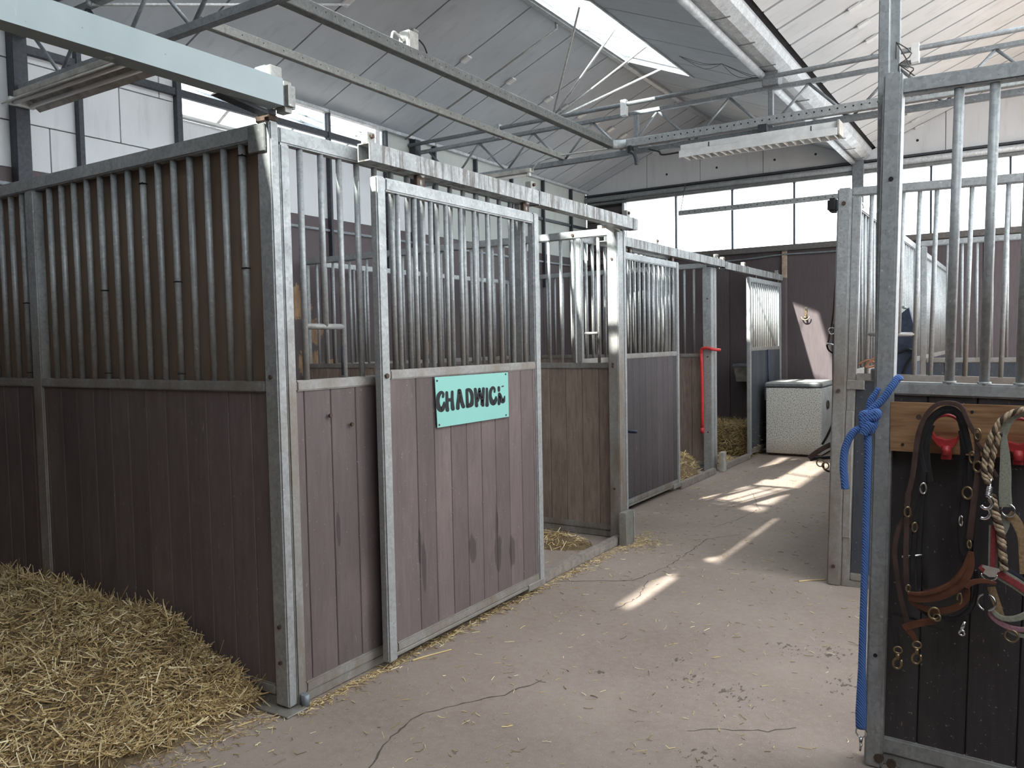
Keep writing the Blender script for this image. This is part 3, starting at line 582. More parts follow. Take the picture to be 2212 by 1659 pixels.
# --- fixed front panel of the near stall
fb = [.175, .292, .402, .513]+frange(.63, 1.86, .1165)
p = panel('stall_screen', 'Y', .05, 1.92, -.05, 0., 'fixed barred stall front with a feeding hatch beside the tall corner post', 'stall screen', 2.385, 1.36, .09, fb, .0135, .153, (.05, .05), toph=.065, first=.145, skip=(.292,), posts=())
rod('bar', (-.025, .292, 1.585), (-.025, .292, 2.33), .0135, 'dusty_galvanised_steel', p); rod('hatch_bar', (-.025, .175, 1.585), (-.025, .402, 1.585), .0125, 'dusty_galvanised_steel', p)
rod('hatch_latch', (-.025, .395, 1.37), (-.025, .395, 1.50), .009, 'dark_steel', p); bolt((.0, .28, 1.2), (1, 0, 0), p); bolt((.0, .41, 1.15), (1, 0, 0), p)

def sliding_door(name, X, y0, y1, label, bars, top=2.26, mid=1.385, bot=.115, pmat='plum_plank', st=.062, first=None, pitch=.135):
    d0, d1 = X-.045, X
    r = thing(name, (X, (y0+y1)/2, .03), label, 'sliding door')
    for a in (y0, y1-st): box('stile', d0, d1, a, a+st, .035, top, 'galvanised_steel', r, .007)
    box('top_rail', d0, d1, y0+st, y1-st, top-.062, top-.002, 'galvanised_steel', r, .007)
    box('middle_rail', d0, d1, y0+st, y1-st, mid-.045, mid, 'dusty_galvanised_steel', r, .006)
    box('bottom_rail', d0, d1, y0+st, y1-st, bot-.045, bot, 'dusty_galvanised_steel', r, .006)
    box('guide_channel', d0+.004, d1-.004, y0+st-.005, y1-.12, .048, bot-.047, 'worn_steel', r, .004); box('guide_shoe', d0, d1+.004, y1-.19, y1-.002, .034, .075, 'dusty_galvanised_steel', r, .004)
    for u in bars: rod('bar', ((d0+d1)/2, u, mid-.005), ((d0+d1)/2, u, top-.05), .0125, 'dusty_galvanised_steel', r)
    cuts = [y0+st]; k = first if first else y0+st+pitch
    while k < y1-st-.02: cuts.append(k); k += pitch
    cuts.append(y1-st)
    box('light_stop_sheet', d0+.018, d1-.018, y0+st, y1-st, bot, mid-.045, 'black_plastic', r, 0)  # dark sheet added inside the door to block light between planks
    for a, b in zip(cuts[:-1], cuts[1:]): box('plank', d0+.008, d1-.009, a+.0015, b-.0015, bot-.004, mid-.041, pmat, r, .003)
    for y in (y0+.33, y1-.12):
        hg = box('roller_hanger', X-.035, X-.012, y-.03, y+.03, top-.01, top+.05, 'rusty_iron', r, .003); rod('roller', (X-.05, y, top+.06), (X+.0, y, top+.06), .02, 'worn_steel', hg, 12); rod('hanger_nut', (X-.025, y, top+.0), (X-.025, y, top+.03), .016, 'worn_steel', hg, 6)
    return r
dr = sliding_door('sliding_door', .082, .527, 1.945, 'barred sliding stall door carrying the turquoise name plate', frange(.69, 1.84, .1235), first=.775)
bolt((.082, .558, 1.36), (1, 0, 0), dr, .012)
def track(name, X, y0, y1, zc, label, joints, hh=.04, ww=.036, mat='streaked_steel', loc=None):
    r = thing(name, (X, (y0+y1)/2, zc), label, 'door track')
    # open C tube
    o = [(-ww, -hh), (ww, -hh), (ww, hh), (-ww, hh)]; n = [(-ww+.006, -hh+.006), (ww-.006, -hh+.006), (ww-.006, hh-.006), (-ww+.006, hh-.006)]
    vs = []
    for y in (y0, y1):
        vs += [(X+a, y, zc+b) for a, b in o]+[(X+a, y, zc+b) for a, b in n]
    fs = [(j, (j+1) % 4, 8+(j+1) % 4, 8+j) for j in range(4)]+[(4+j, 12+j, 12+(j+1) % 4, 4+(j+1) % 4) for j in range(4)]
    for s in (0, 8): fs += [(s+j, s+4+j, s+4+(j+1) % 4, s+(j+1) % 4) for j in range(4)]
    mesh('rail', vs, fs, mat, r)
    for y, sl in joints:
        box('sleeve', X-ww-.005, X+ww+.005, y-sl/2, y+sl/2, zc-hh-.005, zc+hh+.005, mat, r, .008) if sl else None
        bk = box('bracket', X-ww-.012, X-ww+.03, y-.025, y+.025, zc+hh-.005, zc+hh+.06, 'worn_steel', r, .003); rod('bracket_bolt', (X-ww+.028, y, zc+hh+.04), (X-ww+.042, y, zc+hh+.04), .010, 'rusty_iron', bk, 6)
    return r
track('door_track', .062, .47, 3.36, 2.352, 'streaked sliding door track above the turquoise name plate', ((.53, 0), (1.93, .02), (3.28, .02)))
# big near track over the open bay
r = track('door_track', .045, -3.6, .0, 2.492, 'thick pale blue grey door track above the straw heap', (), .052, .04, 'blue_grey_steel')
box('end_stop', .0, .09, -.0, .075, 2.425, 2.545, 'worn_steel', r, .02); box('bracket', -.015, .05, -.03, .03, 2.54, 2.60, 'worn_steel', r, .004); mesh('stay', [(-.03, -.02, 2.43), (.02, -.02, 2.43), (.02, -.24, 2.45), (-.03, -.24, 2.45), (-.03, -.02, 2.415), (.02, -.02, 2.415), (.02, -.25, 2.44), (-.03, -.25, 2.44)], [(0, 1, 2, 3), (7, 6, 5, 4), (0, 4, 5, 1), (1, 5, 6, 2), (2, 6, 7, 3), (3, 7, 4, 0)], 'dark_steel', r)
# sill of the open doorway
s = thing('door_sill', (0, 2.6, 0), 'worn low sill in the open doorway of the near stall', 'sill'); box('sill_bar', -.035, .02, 1.95, 3.19, .0, .062, 'cement_curb', s, .006)

# --- partition between first and second stall, its front post
p = panel('stall_partition', 'X', XL+.1, -.085, 3.3, 3.345, 'muddy barred partition behind the open doorway of the near stall', 'stall partition', 2.345, 1.335, .10, frange(-.109, -.30, -.1085)+frange(-.435, -3.25, -.1065), .0125, .1435, (.05, .0), pmat='muddy_lit_plank', toph=.058, first=-3.234)
for a, b in ((-.398, -.356), (-1.85, -1.77)): box('intermediate_post', a, b, 3.298, 3.347, 1.335, 2.287, 'dusty_galvanised_steel', p, .006)
bolt((-.42, 3.3, 2.315), (0, -1, 0), p, .012)
rod('hatch_bar', (-.33, 3.31, 1.56), (-.22, 3.31, 1.56), .011, 'dusty_galvanised_steel', p)
c = thing('stall_post', (-.03, 3.3, 0), 'galvanised stall post at the far side of the open doorway', 'post')
pst = box('post', -.085, 0, 3.20, 3.30, 0.0, 2.31, 'dusty_galvanised_steel', c, .006); box('post_strip', -.07, .003, 3.302, 3.345, 0, 2.31, 'galvanised_steel', c, .006)
box('door_stop', .03, .085, 3.10, 3.24, 0, .245, 'worn_steel', c, .006); box('door_stop_plate', .03, .09, 3.245, 3.255, 0, .245, 'galvanised_steel', c, .003); mesh('stay', [(-.03, 3.19, 2.31), (.03, 3.19, 2.31), (.03, 3.02, 2.33), (-.03, 3.02, 2.33), (-.03, 3.19, 2.29), (.03, 3.19, 2.29), (.03, 3.0, 2.32), (-.03, 3.0, 2.32)], [(0, 1, 2, 3), (7, 6, 5, 4), (0, 4, 5, 1), (1, 5, 6, 2), (2, 6, 7, 3), (3, 7, 4, 0)], 'worn_steel', c)
for z in (2.1, 1.33, 1.31, .4): bolt((-.045, 3.2, z), (0, -1, 0), pst)

# --- second stall (set back)
panel('stall_screen', 'Y', 3.40, 5.36, -.505, -.465, 'fixed barred stall front hidden behind the second sliding door', 'stall screen', 2.35, 1.36, .09, frange(3.52, 5.3, .117), .0125, .145, (.05, .05), toph=.06)
d2 = sliding_door('sliding_door', -.38, 3.99, 5.425, 'barred sliding door with a navy hook between the open doorways', frange(4.10, 5.36, .1015), first=4.19, top=2.26, pmat='charcoal_plum_plank')
track('door_track', -.40, 3.74, 6.80, 2.345, 'galvanised door track above the second sliding door', ((3.80, 0), (4.95, .02), (6.68, .02)))
s = thing('door_sill', (-.4, 5.9, 0), 'low sill in front of the bright straw in the second stall', 'sill'); box('sill_bar', -.43, -.375, 5.43, 6.5, 0, .065, 'cement_curb', s, .006)
hk = thing('feed_hook', (-.36, 4.18, .60), 'small navy plastic ring hook on the second sliding door', 'hook'); q = onX(1352, 932, -.36)
box('hook_plate', -.379, -.36, q.y-.03, q.y+.05, q.z-.055, q.z+.02, 'navy_plastic', hk, .004); ring('hook_ring', (-.33, q.y+.02, q.z), .055, .012, 'navy_plastic', hk, (0, .2, 1), 16)
panel('stall_partition', 'X', XL+.1, -.555, 6.70, 6.745, 'barred partition with scuffed boards beside the red hooked pole', 'stall partition', 2.36, 1.335, .10, frange(-.585, -3.2, -.114), .0125, .147, (.05, .0), pmat='muddy_lit_plank', toph=.058, first=-3.227)
c = thing('stall_post', (-.49, 6.68, 0), 'galvanised stall post with the red hooked pole hanging on it', 'post')
pst = box('post', -.555, -.46, 6.60, 6.70, 0, 2.30, 'galvanised_steel', c, .006); box('post_strip', -.54, -.457, 6.702, 6.79, 0, 2.30, 'galvanised_steel', c, .006); box('door_stop', -.40, -.345, 6.66, 6.77, 0, .22, 'aged_enamel', c, .006)
for z in (1.95, 1.3, .45): bolt((-.5, 6.60, z), (0, -1, 0), pst)
rp = thing('hooked_pole', (-.45, 6.55, .48), 'bright red pole with a bent top hooked around a stall post', 'pole')
tube('pole', [(-.56, 6.575, .49), (-.56, 6.575, 1.0), (-.565, 6.57, 1.34)], .018, 'red_plastic', rp, 10, 3); tube('hook', [(-.565, 6.57, 1.34), (-.555, 6.565, 1.385), (-.51, 6.56, 1.40), (-.43, 6.57, 1.385), (-.38, 6.66, 1.375)], .018, 'red_plastic', rp, 10); rod('tip', (-.56, 6.575, .44), (-.56, 6.575, .50), .021, 'red_plastic', rp, 10)

# --- third stall
track('door_track', -.40, 6.82, 9.36, 2.33, 'thin door track with cobwebs reaching the end wall', ((6.9, .02), (7.7, .02), (9.25, 0)))
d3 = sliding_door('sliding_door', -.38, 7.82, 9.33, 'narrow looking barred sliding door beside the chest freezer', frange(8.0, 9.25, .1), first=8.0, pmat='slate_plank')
rod('door_cord', (-.366, 8.62, .86), (-.366, 8.60, 1.35), .012, 'dark_cloth', d3, 6)
c = thing('end_post', (-.42, 9.4, 0), 'dark brown end post between the third sliding door and the end wall', 'post'); box('post', -.48, -.32, 9.34, 9.43, 0, 2.33, 'brown_wall_board', c, .004); box('timber_cap', -.46, -.34, 9.35, 9.42, 2.33, 2.35, 'light_timber', c, .003)
s = thing('door_sill', (-.4, 7.3, 0), 'low sill below the hay bale in the third stall', 'sill'); box('sill_bar', -.43, -.375, 6.80, 7.82, 0, .06, 'cement_curb', s, .006)
fbx = thing('feed_trough', (-.98, 9.3, .9), 'small grey feed trough on the end wall of the third stall', 'trough')
q0 = onY(1594, 787, 9.3); q1 = onY(1640, 824, 9.3)
prism('basin', [(9.10, q0.z-.03), (9.43, q0.z-.03), (9.43, q1.z), (9.22, q1.z)], q0.x, q0.x+.42, lambda u, v, d: (d, u, v), 'aged_enamel', fbx); box('rim', q0.x-.015, q0.x+.435, 9.085, 9.44, q0.z-.03, q0.z+.01, 'freezer_seal', fbx, .006)
# stall backs
panel('back_panel', 'Y', 3.40, 6.68, -3.22, -3.18, 'barred back panel inside the second stall', 'stall panel', 2.31, 1.33, .1, frange(3.52, 6.6, .15), .0115, .148, (.04, .04), toph=.05)

# ------------------------------------------------------------------ right row
# second panel (end of the right row)
LEAN = .026
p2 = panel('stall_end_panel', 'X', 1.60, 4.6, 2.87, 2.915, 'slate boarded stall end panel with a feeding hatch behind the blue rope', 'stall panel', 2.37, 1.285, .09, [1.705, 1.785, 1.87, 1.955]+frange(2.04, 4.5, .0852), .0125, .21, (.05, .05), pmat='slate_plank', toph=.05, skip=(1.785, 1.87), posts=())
for x in (1.785, 1.87): rod('bar', (x, 2.8925, 1.52), (x, 2.8925, 2.33), .0125, 'dusty_galvanised_steel', p2)
rod('hatch_bar', (1.705, 2.8925, 1.515), (1.955, 2.8925, 1.515), .0125, 'dusty_galvanised_steel', p2)
box('frame_post', 1.522, 1.60, 2.855, 2.92, 0.0, 2.37, 'dusty_galvanised_steel', p2, .008); box('inner_post', 1.602, 1.645, 2.862, 2.87, .30, 1.06, 'dusty_galvanised_steel', p2, .003); box('corner_plate', 1.602, 1.70, 2.862, 2.87, 1.19, 1.245, 'dusty_galvanised_steel', p2, .003)
for z in (2.28, 1.18, .12): bolt((1.56, 2.855, z), (0, -1, 0), p2, .012)
bolt((1.73, 2.865, 1.135), (0, -1, 0), p2, .010); box('track_end', 1.47, 1.523, 2.83, 2.93, 2.235, 2.315, 'black_plastic', p2, .012)
tw = tag(tube('baling_twine', [(1.70, 2.85, 1.335), (1.76, 2.84, 1.36), (1.80, 2.84, 1.33), (1.74, 2.84, 1.32), (1.79, 2.835, 1.37), (1.82, 2.84, 1.36), (1.81, 2.84, 1.25), (1.83, 2.85, 1.1)], .006, 'copper_twine', None, 6), 'knotted orange brown baling twine on the slate stall panel', 'twine')
# fronts along the aisle
pr = panel('stall_screen', 'Y', 2.95, 6.0, 1.62, 1.665, 'barred aisle front of the right stall seen edge on', 'stall screen', 2.33, 1.30, .09, frange(3.06, 5.95, .117), .0125, .145, (.05, .05), toph=.06, pmat='slate_plank')
panel('stall_screen', 'Y', 6.06, 9.3, 1.62, 1.665, 'far barred aisle front of the right row next to the end windows', 'stall screen', 2.33, 1.30, .09, frange(6.2, 9.25, .117), .0125, .145, (.05, .05), toph=.06, pmat='slate_plank')
panel('stall_partition', 'X', 1.70, 4.6, 6.0, 6.04, 'inner barred partition of the right row with grey boards below', 'stall partition', 2.35, 1.29, .09, frange(1.80, 4.5, .115), .0115, .145, (.05, .05), toph=.05, pmat='slate_plank')
for hx, hz, lb in ((1.78, 1.515, 'lower'),): pass

# near tack panel
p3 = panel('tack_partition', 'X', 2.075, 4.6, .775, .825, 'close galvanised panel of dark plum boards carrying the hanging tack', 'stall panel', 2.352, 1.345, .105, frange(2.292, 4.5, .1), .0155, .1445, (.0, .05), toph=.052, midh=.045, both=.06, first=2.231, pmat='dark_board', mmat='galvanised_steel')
box('post', 2.072, 2.130, .742, .828, .0, 2.37, 'galvanised_steel', p3, .007)
for x in frange(2.292, 3.2, .1): rod('bar_weld', (x, .80, 1.343), (x, .80, 1.352), .021, 'galvanised_steel', p3, 10)
for x, z in ((2.12, .04), (2.16, .03)): rod('bolt', (x, .738, z), (x, .75, z), .016, 'rusty_iron', p3, 8)
rod('bolt_hole', (2.105, .740, 2.02), (2.105, .744, 2.02), .008, 'black_plastic', p3, 8); rod('bolt_hole', (2.10, .740, .40), (2.10, .744, .40), .007, 'black_plastic', p3, 8)
rod('drain_hole', (2.19, .778, .88), (2.19, .786, .88), .02, 'rusty_iron', p3, 14)
p3.location = (2.072, .8, 0)
for ch in p3.children: ch.location += WL[p3]-Vector((2.072, .8, 0))
p3.rotation_euler = (0, .023, 0)
p2.location = (1.522, 2.89, 0)
for ch in p2.children: ch.location += WL[p2]-Vector((1.522, 2.89, 0))
p2.rotation_euler = (0, .026, 0)
sp = thing('slim_post', (2.112, .83, 1.4), 'slim galvanised upright rising to the roof behind the tack panel post', 'post')
bar_between('upright', (2.105, .865, 1.38), (2.13, .865, zroof(2.13)-.01), .045, .035, 'galvanised_steel', sp); bar_between('flange', (2.128, .88, 1.40), (2.152, .88, zroof(2.15)-.01), .012, .05, 'galvanised_steel', sp); box('foot_clamp', 2.075, 2.135, .84, .89, 1.34, 1.385, 'galvanised_steel', sp, .004)

# ------------------------------------------------------------------ name plate
sg = thing('name_plate', (.09, 1.23, 1.09), 'turquoise name plate with black hand painted lettering on the sliding door', 'sign')
SX0 = .0835
A0, A1, A2, A3 = [onX(*q_, SX0) for q_ in ((938, 815), (1096, 804), (1098, 900), (944, 924))]
plate = mesh('plate', [A0, A1, A2, A3]+[v+Vector((.004, 0, 0)) for v in (A0, A1, A2, A3)], [(0, 1, 2, 3), (7, 6, 5, 4), (0, 4, 5, 1), (1, 5, 6, 2), (2, 6, 7, 3), (3, 7, 4, 0)], 'turquoise_plate', sg)
for cx_, cy_ in ((404, 393), (1768, 262), (448, 1272), (1776, 1075)):
    q = onX(900+cx_/9.217, 780+cy_/9.217, SX0+.004); rod('rivet', q-Vector((.001, 0, 0)), q+Vector((.003, 0, 0)), .005, 'black_plastic', plate, 8)
def glyph(strokes, name='letter'):
    """strokes: lists of (x, y, width) in zoom pixels; flat painted blobs"""
    vs, fs = [], []; dx = SX0+.0048
    for st in strokes:
        P = [Vector((a, b, 0)) for a, b, _ in st]; W = [c_ for *_, c_ in st]; Q = smooth_path(P, 6) if len(P) > 2 else P
        N = len(Q); ww = []
        for i in range(N):
            u = i/(N-1)*(len(W)-1); k = int(u); ww.append(W[k]*(1-u % 1)+W[min(k+1, len(W)-1)]*(u % 1))
        b0 = len(vs)
        for i in range(N):
            t = (Q[min(i+1, N-1)]-Q[max(i-1, 0)]).normalized(); s_ = Vector((-t.y, t.x, 0))*ww[i]/2
            for e_ in (Q[i]+s_, Q[i]-s_): vs.append(onX(900+e_.x/9.217, 780+e_.y/9.217, dx))
            if i: fs.append((b0+2*i-2, b0+2*i, b0+2*i+1, b0+2*i-1))
        for e_, wd in ((Q[0], ww[0]), (Q[-1], ww[-1])):
            b1 = len(vs)
            for j in range(10):
                a = j*math.pi/5; vs.append(onX(900+(e_.x+wd*.49*math.cos(a))/9.217, 780+(e_.y+wd*.49*math.sin(a))/9.217, dx+.0001))
            fs.append(tuple(range(b1, b1+10)))
    mesh(name, vs, fs, 'black_lettering', plate)
glyph([[(525, 715, 48), (530, 650, 50), (490, 625, 66), (440, 680, 78), (420, 800, 76), (440, 920, 92), (490, 965, 108), (535, 910, 78), (548, 820, 34)]])
glyph([[(600, 625, 58), (605, 760, 62), (605, 880, 70), (612, 975, 78)], [(708, 612, 58), (708, 740, 60), (712, 850, 72), (722, 950, 82)], [(615, 775, 70), (705, 770, 70)]])
glyph([[(845, 585, 66), (838, 720, 68), (822, 850, 72), (820, 938, 78)], [(858, 585, 66), (885, 720, 66), (905, 830, 72), (930, 905, 78)], [(835, 800, 66), (900, 795, 60)]])
glyph([[(1000, 575, 58), (1005, 720, 60), (1010, 840, 62), (1015, 905, 66)], [(1010, 570, 62), (1060, 580, 70), (1100, 660, 72), (1105, 770, 66), (1090, 860, 90), (1030, 895, 74)]])
glyph([[(1168, 560, 62), (1180, 700, 64), (1190, 820, 66), (1195, 890, 68)], [(1250, 555, 54), (1238, 680, 62), (1215, 790, 62)], [(1330, 548, 60), (1325, 690, 60), (1318, 800, 62), (1318, 880, 64)], [(1250, 560, 50), (1275, 690, 56), (1300, 790, 56), (1300, 860, 60)]])
glyph([[(1398, 550, 50), (1400, 680, 52), (1402, 800, 62), (1402, 878, 74)]])
glyph([[(1552, 615, 40), (1550, 555, 46), (1515, 530, 60), (1475, 590, 64), (1465, 690, 62), (1485, 780, 82), (1525, 835, 104), (1572, 780, 74), (1580, 710, 30)]])
glyph([[(1636, 525, 56), (1638, 590, 50)], [(1648, 650, 56), (1642, 760, 58), (1640, 850, 60)], [(1660, 670, 60), (1680, 730, 60), (1705, 800, 84), (1735, 790, 60), (1752, 700, 22)], [(1700, 506, 24), (1730, 498, 20)]])

# ------------------------------------------------------------------ tack on the near panel
bd = thing('tack_board', (2.4, .76, 1.11), 'rough pine board screwed below the rail of the tack panel', 'board')
mesh('board', [(2.153, .742, 1.112), (3.4, .742, 1.098), (3.4, .742, 1.262), (2.153, .742, 1.276), (2.153, .771, 1.112), (3.4, .771, 1.098), (3.4, .771, 1.262), (2.153, .771, 1.276)], [(0, 1, 2, 3), (7, 6, 5, 4), (0, 4, 5, 1), (1, 5, 6, 2), (2, 6, 7, 3), (3, 7, 4, 0)], 'pine_board', bd)
for q_ in ((1950, 960), (2100, 890)): q = onY(*q_, .742); rod('screw', q+Vector((0, .002, 0)), q-Vector((0, .002, 0)), .005, 'black_plastic', bd, 8)
q = onY(1985, 901, .742); rod('knot', q+Vector((0, .003, 0)), q-Vector((0, .0008, 0)), .009, 'rusty_iron', bd, 10)
def hook(cxp, cyp, label):
    q = onY(cxp, cyp, .70); h = thing('bridle_hook', (q.x, .742, q.z-.11), label, 'hook', 'red bridle hooks')
    R = .0455
    ring('arch', (q.x, .70, q.z), R, .0055, 'red_paint', h, (0, -1, 0), 20, -12, 192)
    P = [(-R, -.004), (-R-.001, -.02), (-.026, -.052), (-.014, -.060), (-.014, -.098), (.014, -.098), (.014, -.060), (.026, -.052), (R*.9, -.02), (R*.86, -.01), (.030, -.028), (0, -.037), (-.030, -.028)]
    prism('bracket', P, .698, .742, lambda u, v, d: (q.x+u, d, q.z+v), 'red_paint', h)
    rod('stem', (q.x, .70, q.z-.055), (q.x, .692, q.z-.085), .013, 'red_paint', h); rod('back_disc', (q.x, .738, q.z), (q.x, .742, q.z), .044, 'pine_board', h, 20)
    return h
hook(2044, 927, 'red bridle hook inside the looped brown and black bridles'); hook(2200, 936, 'red bridle hook holding the grey green halter')
TY = .690
def tp(P, Y): return [onY(x, y, Y) for x, y in P]
PX = .00175
b1 = thing('leather_headcollar', (2.2, .70, .62), 'brown leather headcollar with a broad noseband hanging on the red hook', 'headcollar')
def lst(par, name, P, W, mat, Y=TY, th=.005): return strap(name, tp(P, Y), [w_*PX for w_ in W] if isinstance(W, (list, tuple)) else W*PX, mat, par, th)
lst(b1, 'headpiece', [(1962, 1066), (1970, 1035), (1977, 985), (1985, 935), (1999, 900), (2019, 877), (2043, 870), (2066, 873), (2080, 884), (2091, 910), (2105, 935)], [9, 9, 9, 9, 8, 8, 8, 8, 8, 8, 8], 'dark_brown_leather', .655)
lst(b1, 'cheek_strap', [(2108, 936), (2111, 960), (2112, 998)], 9, 'dark_brown_leather', .655)
lst(b1, 'cheek_strap', [(2111, 1020), (2109, 1045), (2104, 1081), (2098, 1130), (2094, 1166)], [8, 9, 10, 10, 11], 'dark_brown_leather', .655)
lst(b1, 'billet', [(2111, 955), (2122, 972), (2138, 1002), (2154, 1030)], [6, 6, 6, 5], 'dark_brown_leather', .65, .004)
ring('buckle', onY(2112, 938, .648), .017, .0028, 'brass', b1, (-.6, -1, 0), sx=.6); ring('ring', onY(2112, 1008, .652), .016, .0036, 'brass', b1, (-.4, -1, 0), sx=.75)
lst(b1, 'cheek_strap', [(1961, 1066), (1960, 1085), (1958, 1096)], 10, 'dark_brown_leather', .655); ring('ring', onY(1961, 1106, .652), .016, .0036, 'brass', b1, (.5, -1, 0), sx=.6)
lst(b1, 'throat_strap', [(1957, 1112), (1946, 1132), (1938, 1155), (1932, 1191), (1935, 1221), (1943, 1274), (1952, 1317), (1960, 1347)], [8, 9, 9, 9, 9, 9, 9, 10], 'dark_brown_leather', .66)
lst(b1, 'cheek_strap', [(1958, 1118), (1958, 1150), (1957, 1187), (1957, 1230), (1958, 1260)], 9, 'dark_brown_leather', .65)
ring('link', onY(1962, 1271, .645), .011, .003, 'brass', b1, (.5, -1, 0), sx=.6); ring('link', onY(2094, 1176, .645), .012, .003, 'brass', b1, (-.6, -1, 0), sx=.5)
nb = lst(b1, 'noseband', [(1961, 1288), (1985, 1290), (2010, 1287), (2035, 1280), (2060, 1267), (2081, 1246), (2093, 1221), (2097, 1192)], [15, 19, 22, 23, 23, 22, 18, 8], 'brown_leather', .632, .009)
lst(nb, 'padding', [(1966, 1281), (1990, 1283), (2013, 1279), (2036, 1271), (2058, 1258), (2075, 1240), (2087, 1216), (2094, 1196)], [5, 7, 8, 8, 8, 8, 7, 4], 'brown_leather', .624, .008)
lst(b1, 'nose_tab', [(2086, 1268), (2093, 1261), (2108, 1256), (2128, 1255), (2152, 1261)], [14, 11, 9, 8, 5], 'brown_leather', .63)
lst(b1, 'chin_strap', [(1967, 1297), (1991, 1312), (2021, 1320), (2047, 1318), (2073, 1307), (2087, 1291), (2088, 1272)], [9, 10, 12, 12, 12, 12, 10], 'brown_leather', .645, .006)
ring('buckle', onY(2073, 1293, .628), .017, .003, 'brass', b1, (-.3, -1, 0), sx=.4, a0=-90, a1=200)
ring('ring', onY(2018, 1325, .622), .0185, .0035, 'brass', b1, (.2, -1, 0), sx=.85); ring('small_ring', onY(2024, 1334, .62), .011, .0028, 'brass', b1, (-.4, -1, .2))
lst(b1, 'lead_strap', [(2020, 1341), (1998, 1344), (1975, 1349), (1952, 1356)], [12, 13, 13, 12], 'brown_leather', .64); lst(b1, 'lead_strap', [(1955, 1350), (1964, 1362), (1973, 1374), (1980, 1386)], [12, 12, 10, 8], 'brown_leather', .645)
def snap(par, x, y, Y, mat, s=1.):
    c_ = onY(x, y, Y); par = ring('snap_eye', c_, .0105*s, .003*s, mat, par, (.1, -1, .1), sx=1.15)
    rod('snap_shank', c_-Vector((0, 0, .012*s)), c_-Vector((0, 0, .030*s)), .0065*s, mat, par, 10)
    ring('snap_hook', c_-Vector((.002*s, 0, .046*s)), .0165*s, .004*s, mat, par, (.1, -1, 0), 18, 60, 390, .75); rod('snap_bolt', c_-Vector((-.010*s, 0, .030*s)), c_-Vector((-.012*s, 0, .052*s)), .0045*s, mat, par, 8)
snap(b1, 1981, 1393, .642, 'brass'); snap(b1, 1940, 1404, .655, 'brass')
lst(b1, 'lead_strap', [(1931, 1330), (1933, 1360), (1938, 1398)], 12, 'black_leather', .665)

b2 = thing('leather_bridle', (2.22, .70, .66), 'black leather bridle nested inside the brown headcollar on the same hook', 'bridle')
for off, wd, yy in ((0, 9, .668), (9, 6, .674)):
    lst(b2, 'headpiece', [(1998-off*.3, 1020), (1989+off, 980), (1993+off, 940), (2007+off, 908), (2028, 888+off), (2047, 881+off), (2066, 887+off), (2080-off, 907), (2089-off, 942), (2097-off, 980)], wd, 'black_leather', yy)
lst(b2, 'inner_strap', [(2010, 1040), (2003, 985), (2006, 945), (2014, 918)], 9, 'black_leather', .68); lst(b2, 'rein', [(2075, 930), (2080, 980), (2072, 1060), (2064, 1130), (2068, 1190), (2084, 1215)], [8, 9, 10, 10, 9, 8], 'black_leather', .70); lst(b2, 'rein', [(2000, 1040), (1998, 1120), (1996, 1200), (2000, 1270)], 9, 'black_leather', .69)
lst(b2, 'cheek_strap', [(2099, 985), (2098, 1010), (2097, 1038)], 10, 'black_leather', .668); ring('buckle', onY(2100, 988, .662), .018, .003, 'brass', b2, (-.6, -1, 0), sx=.5)
ring('ring', onY(2090, 1065, .66), .0185, .0036, 'brass', b2, (-.3, -1, 0), sx=.8); lst(b2, 'cheek_strap', [(2091, 1080), (2090, 1110), (2088, 1150), (2086, 1190)], [7, 9, 9, 9], 'black_leather', .668)
lst(b2, 'cheek_strap', [(1995, 1020), (1994, 1035), (1993, 1044)], 9, 'black_leather', .668); ring('ring', onY(1995, 1055, .662), .017, .0034, 'chrome', b2, (.5, -1, 0), sx=.55)
lst(b2, 'cheek_strap', [(1991, 1066), (1984, 1090), (1979, 1115), (1976, 1128)], 8, 'black_leather', .668); ring('ring', onY(1976, 1139, .662), .015, .0034, 'brass', b2, (.5, -1, 0), sx=.5)
lst(b2, 'cheek_strap', [(1975, 1150), (1972, 1200), (1971, 1240), (1972, 1276)], 8, 'black_leather', .668); lst(b2, 'rein', [(1990, 1072), (1987, 1140), (1984, 1200), (1986, 1270)], 8, 'black_leather', .674)
tube('rolled_noseband', tp([(1975, 1300), (2000, 1325), (2030, 1333), (2063, 1336), (2090, 1322), (2105, 1296), (2109, 1262), (2106, 1230)], .668), .0075, 'black_leather', b2)
lst(b2, 'rein', [(1930, 1322), (1955, 1332), (1985, 1340), (2010, 1352), (2040, 1360)], 5, 'black_leather', .676); rod('bit_bar', onY(1948, 1203, .672), onY(1992, 1199, .672), .004, 'chrome', b2, 8); ring('bit_ring', onY(2076, 1125, .672), .016, .003, 'chrome', b2, (-.8, -1, 0), sx=.4)
rod('snap_shank', onY(2085, 1342, .66), onY(2075, 1365, .66), .006, 'chrome', b2, 8); ring('snap_hook', onY(2078, 1367, .655), .008, .0035, 'chrome', b2, n=12)

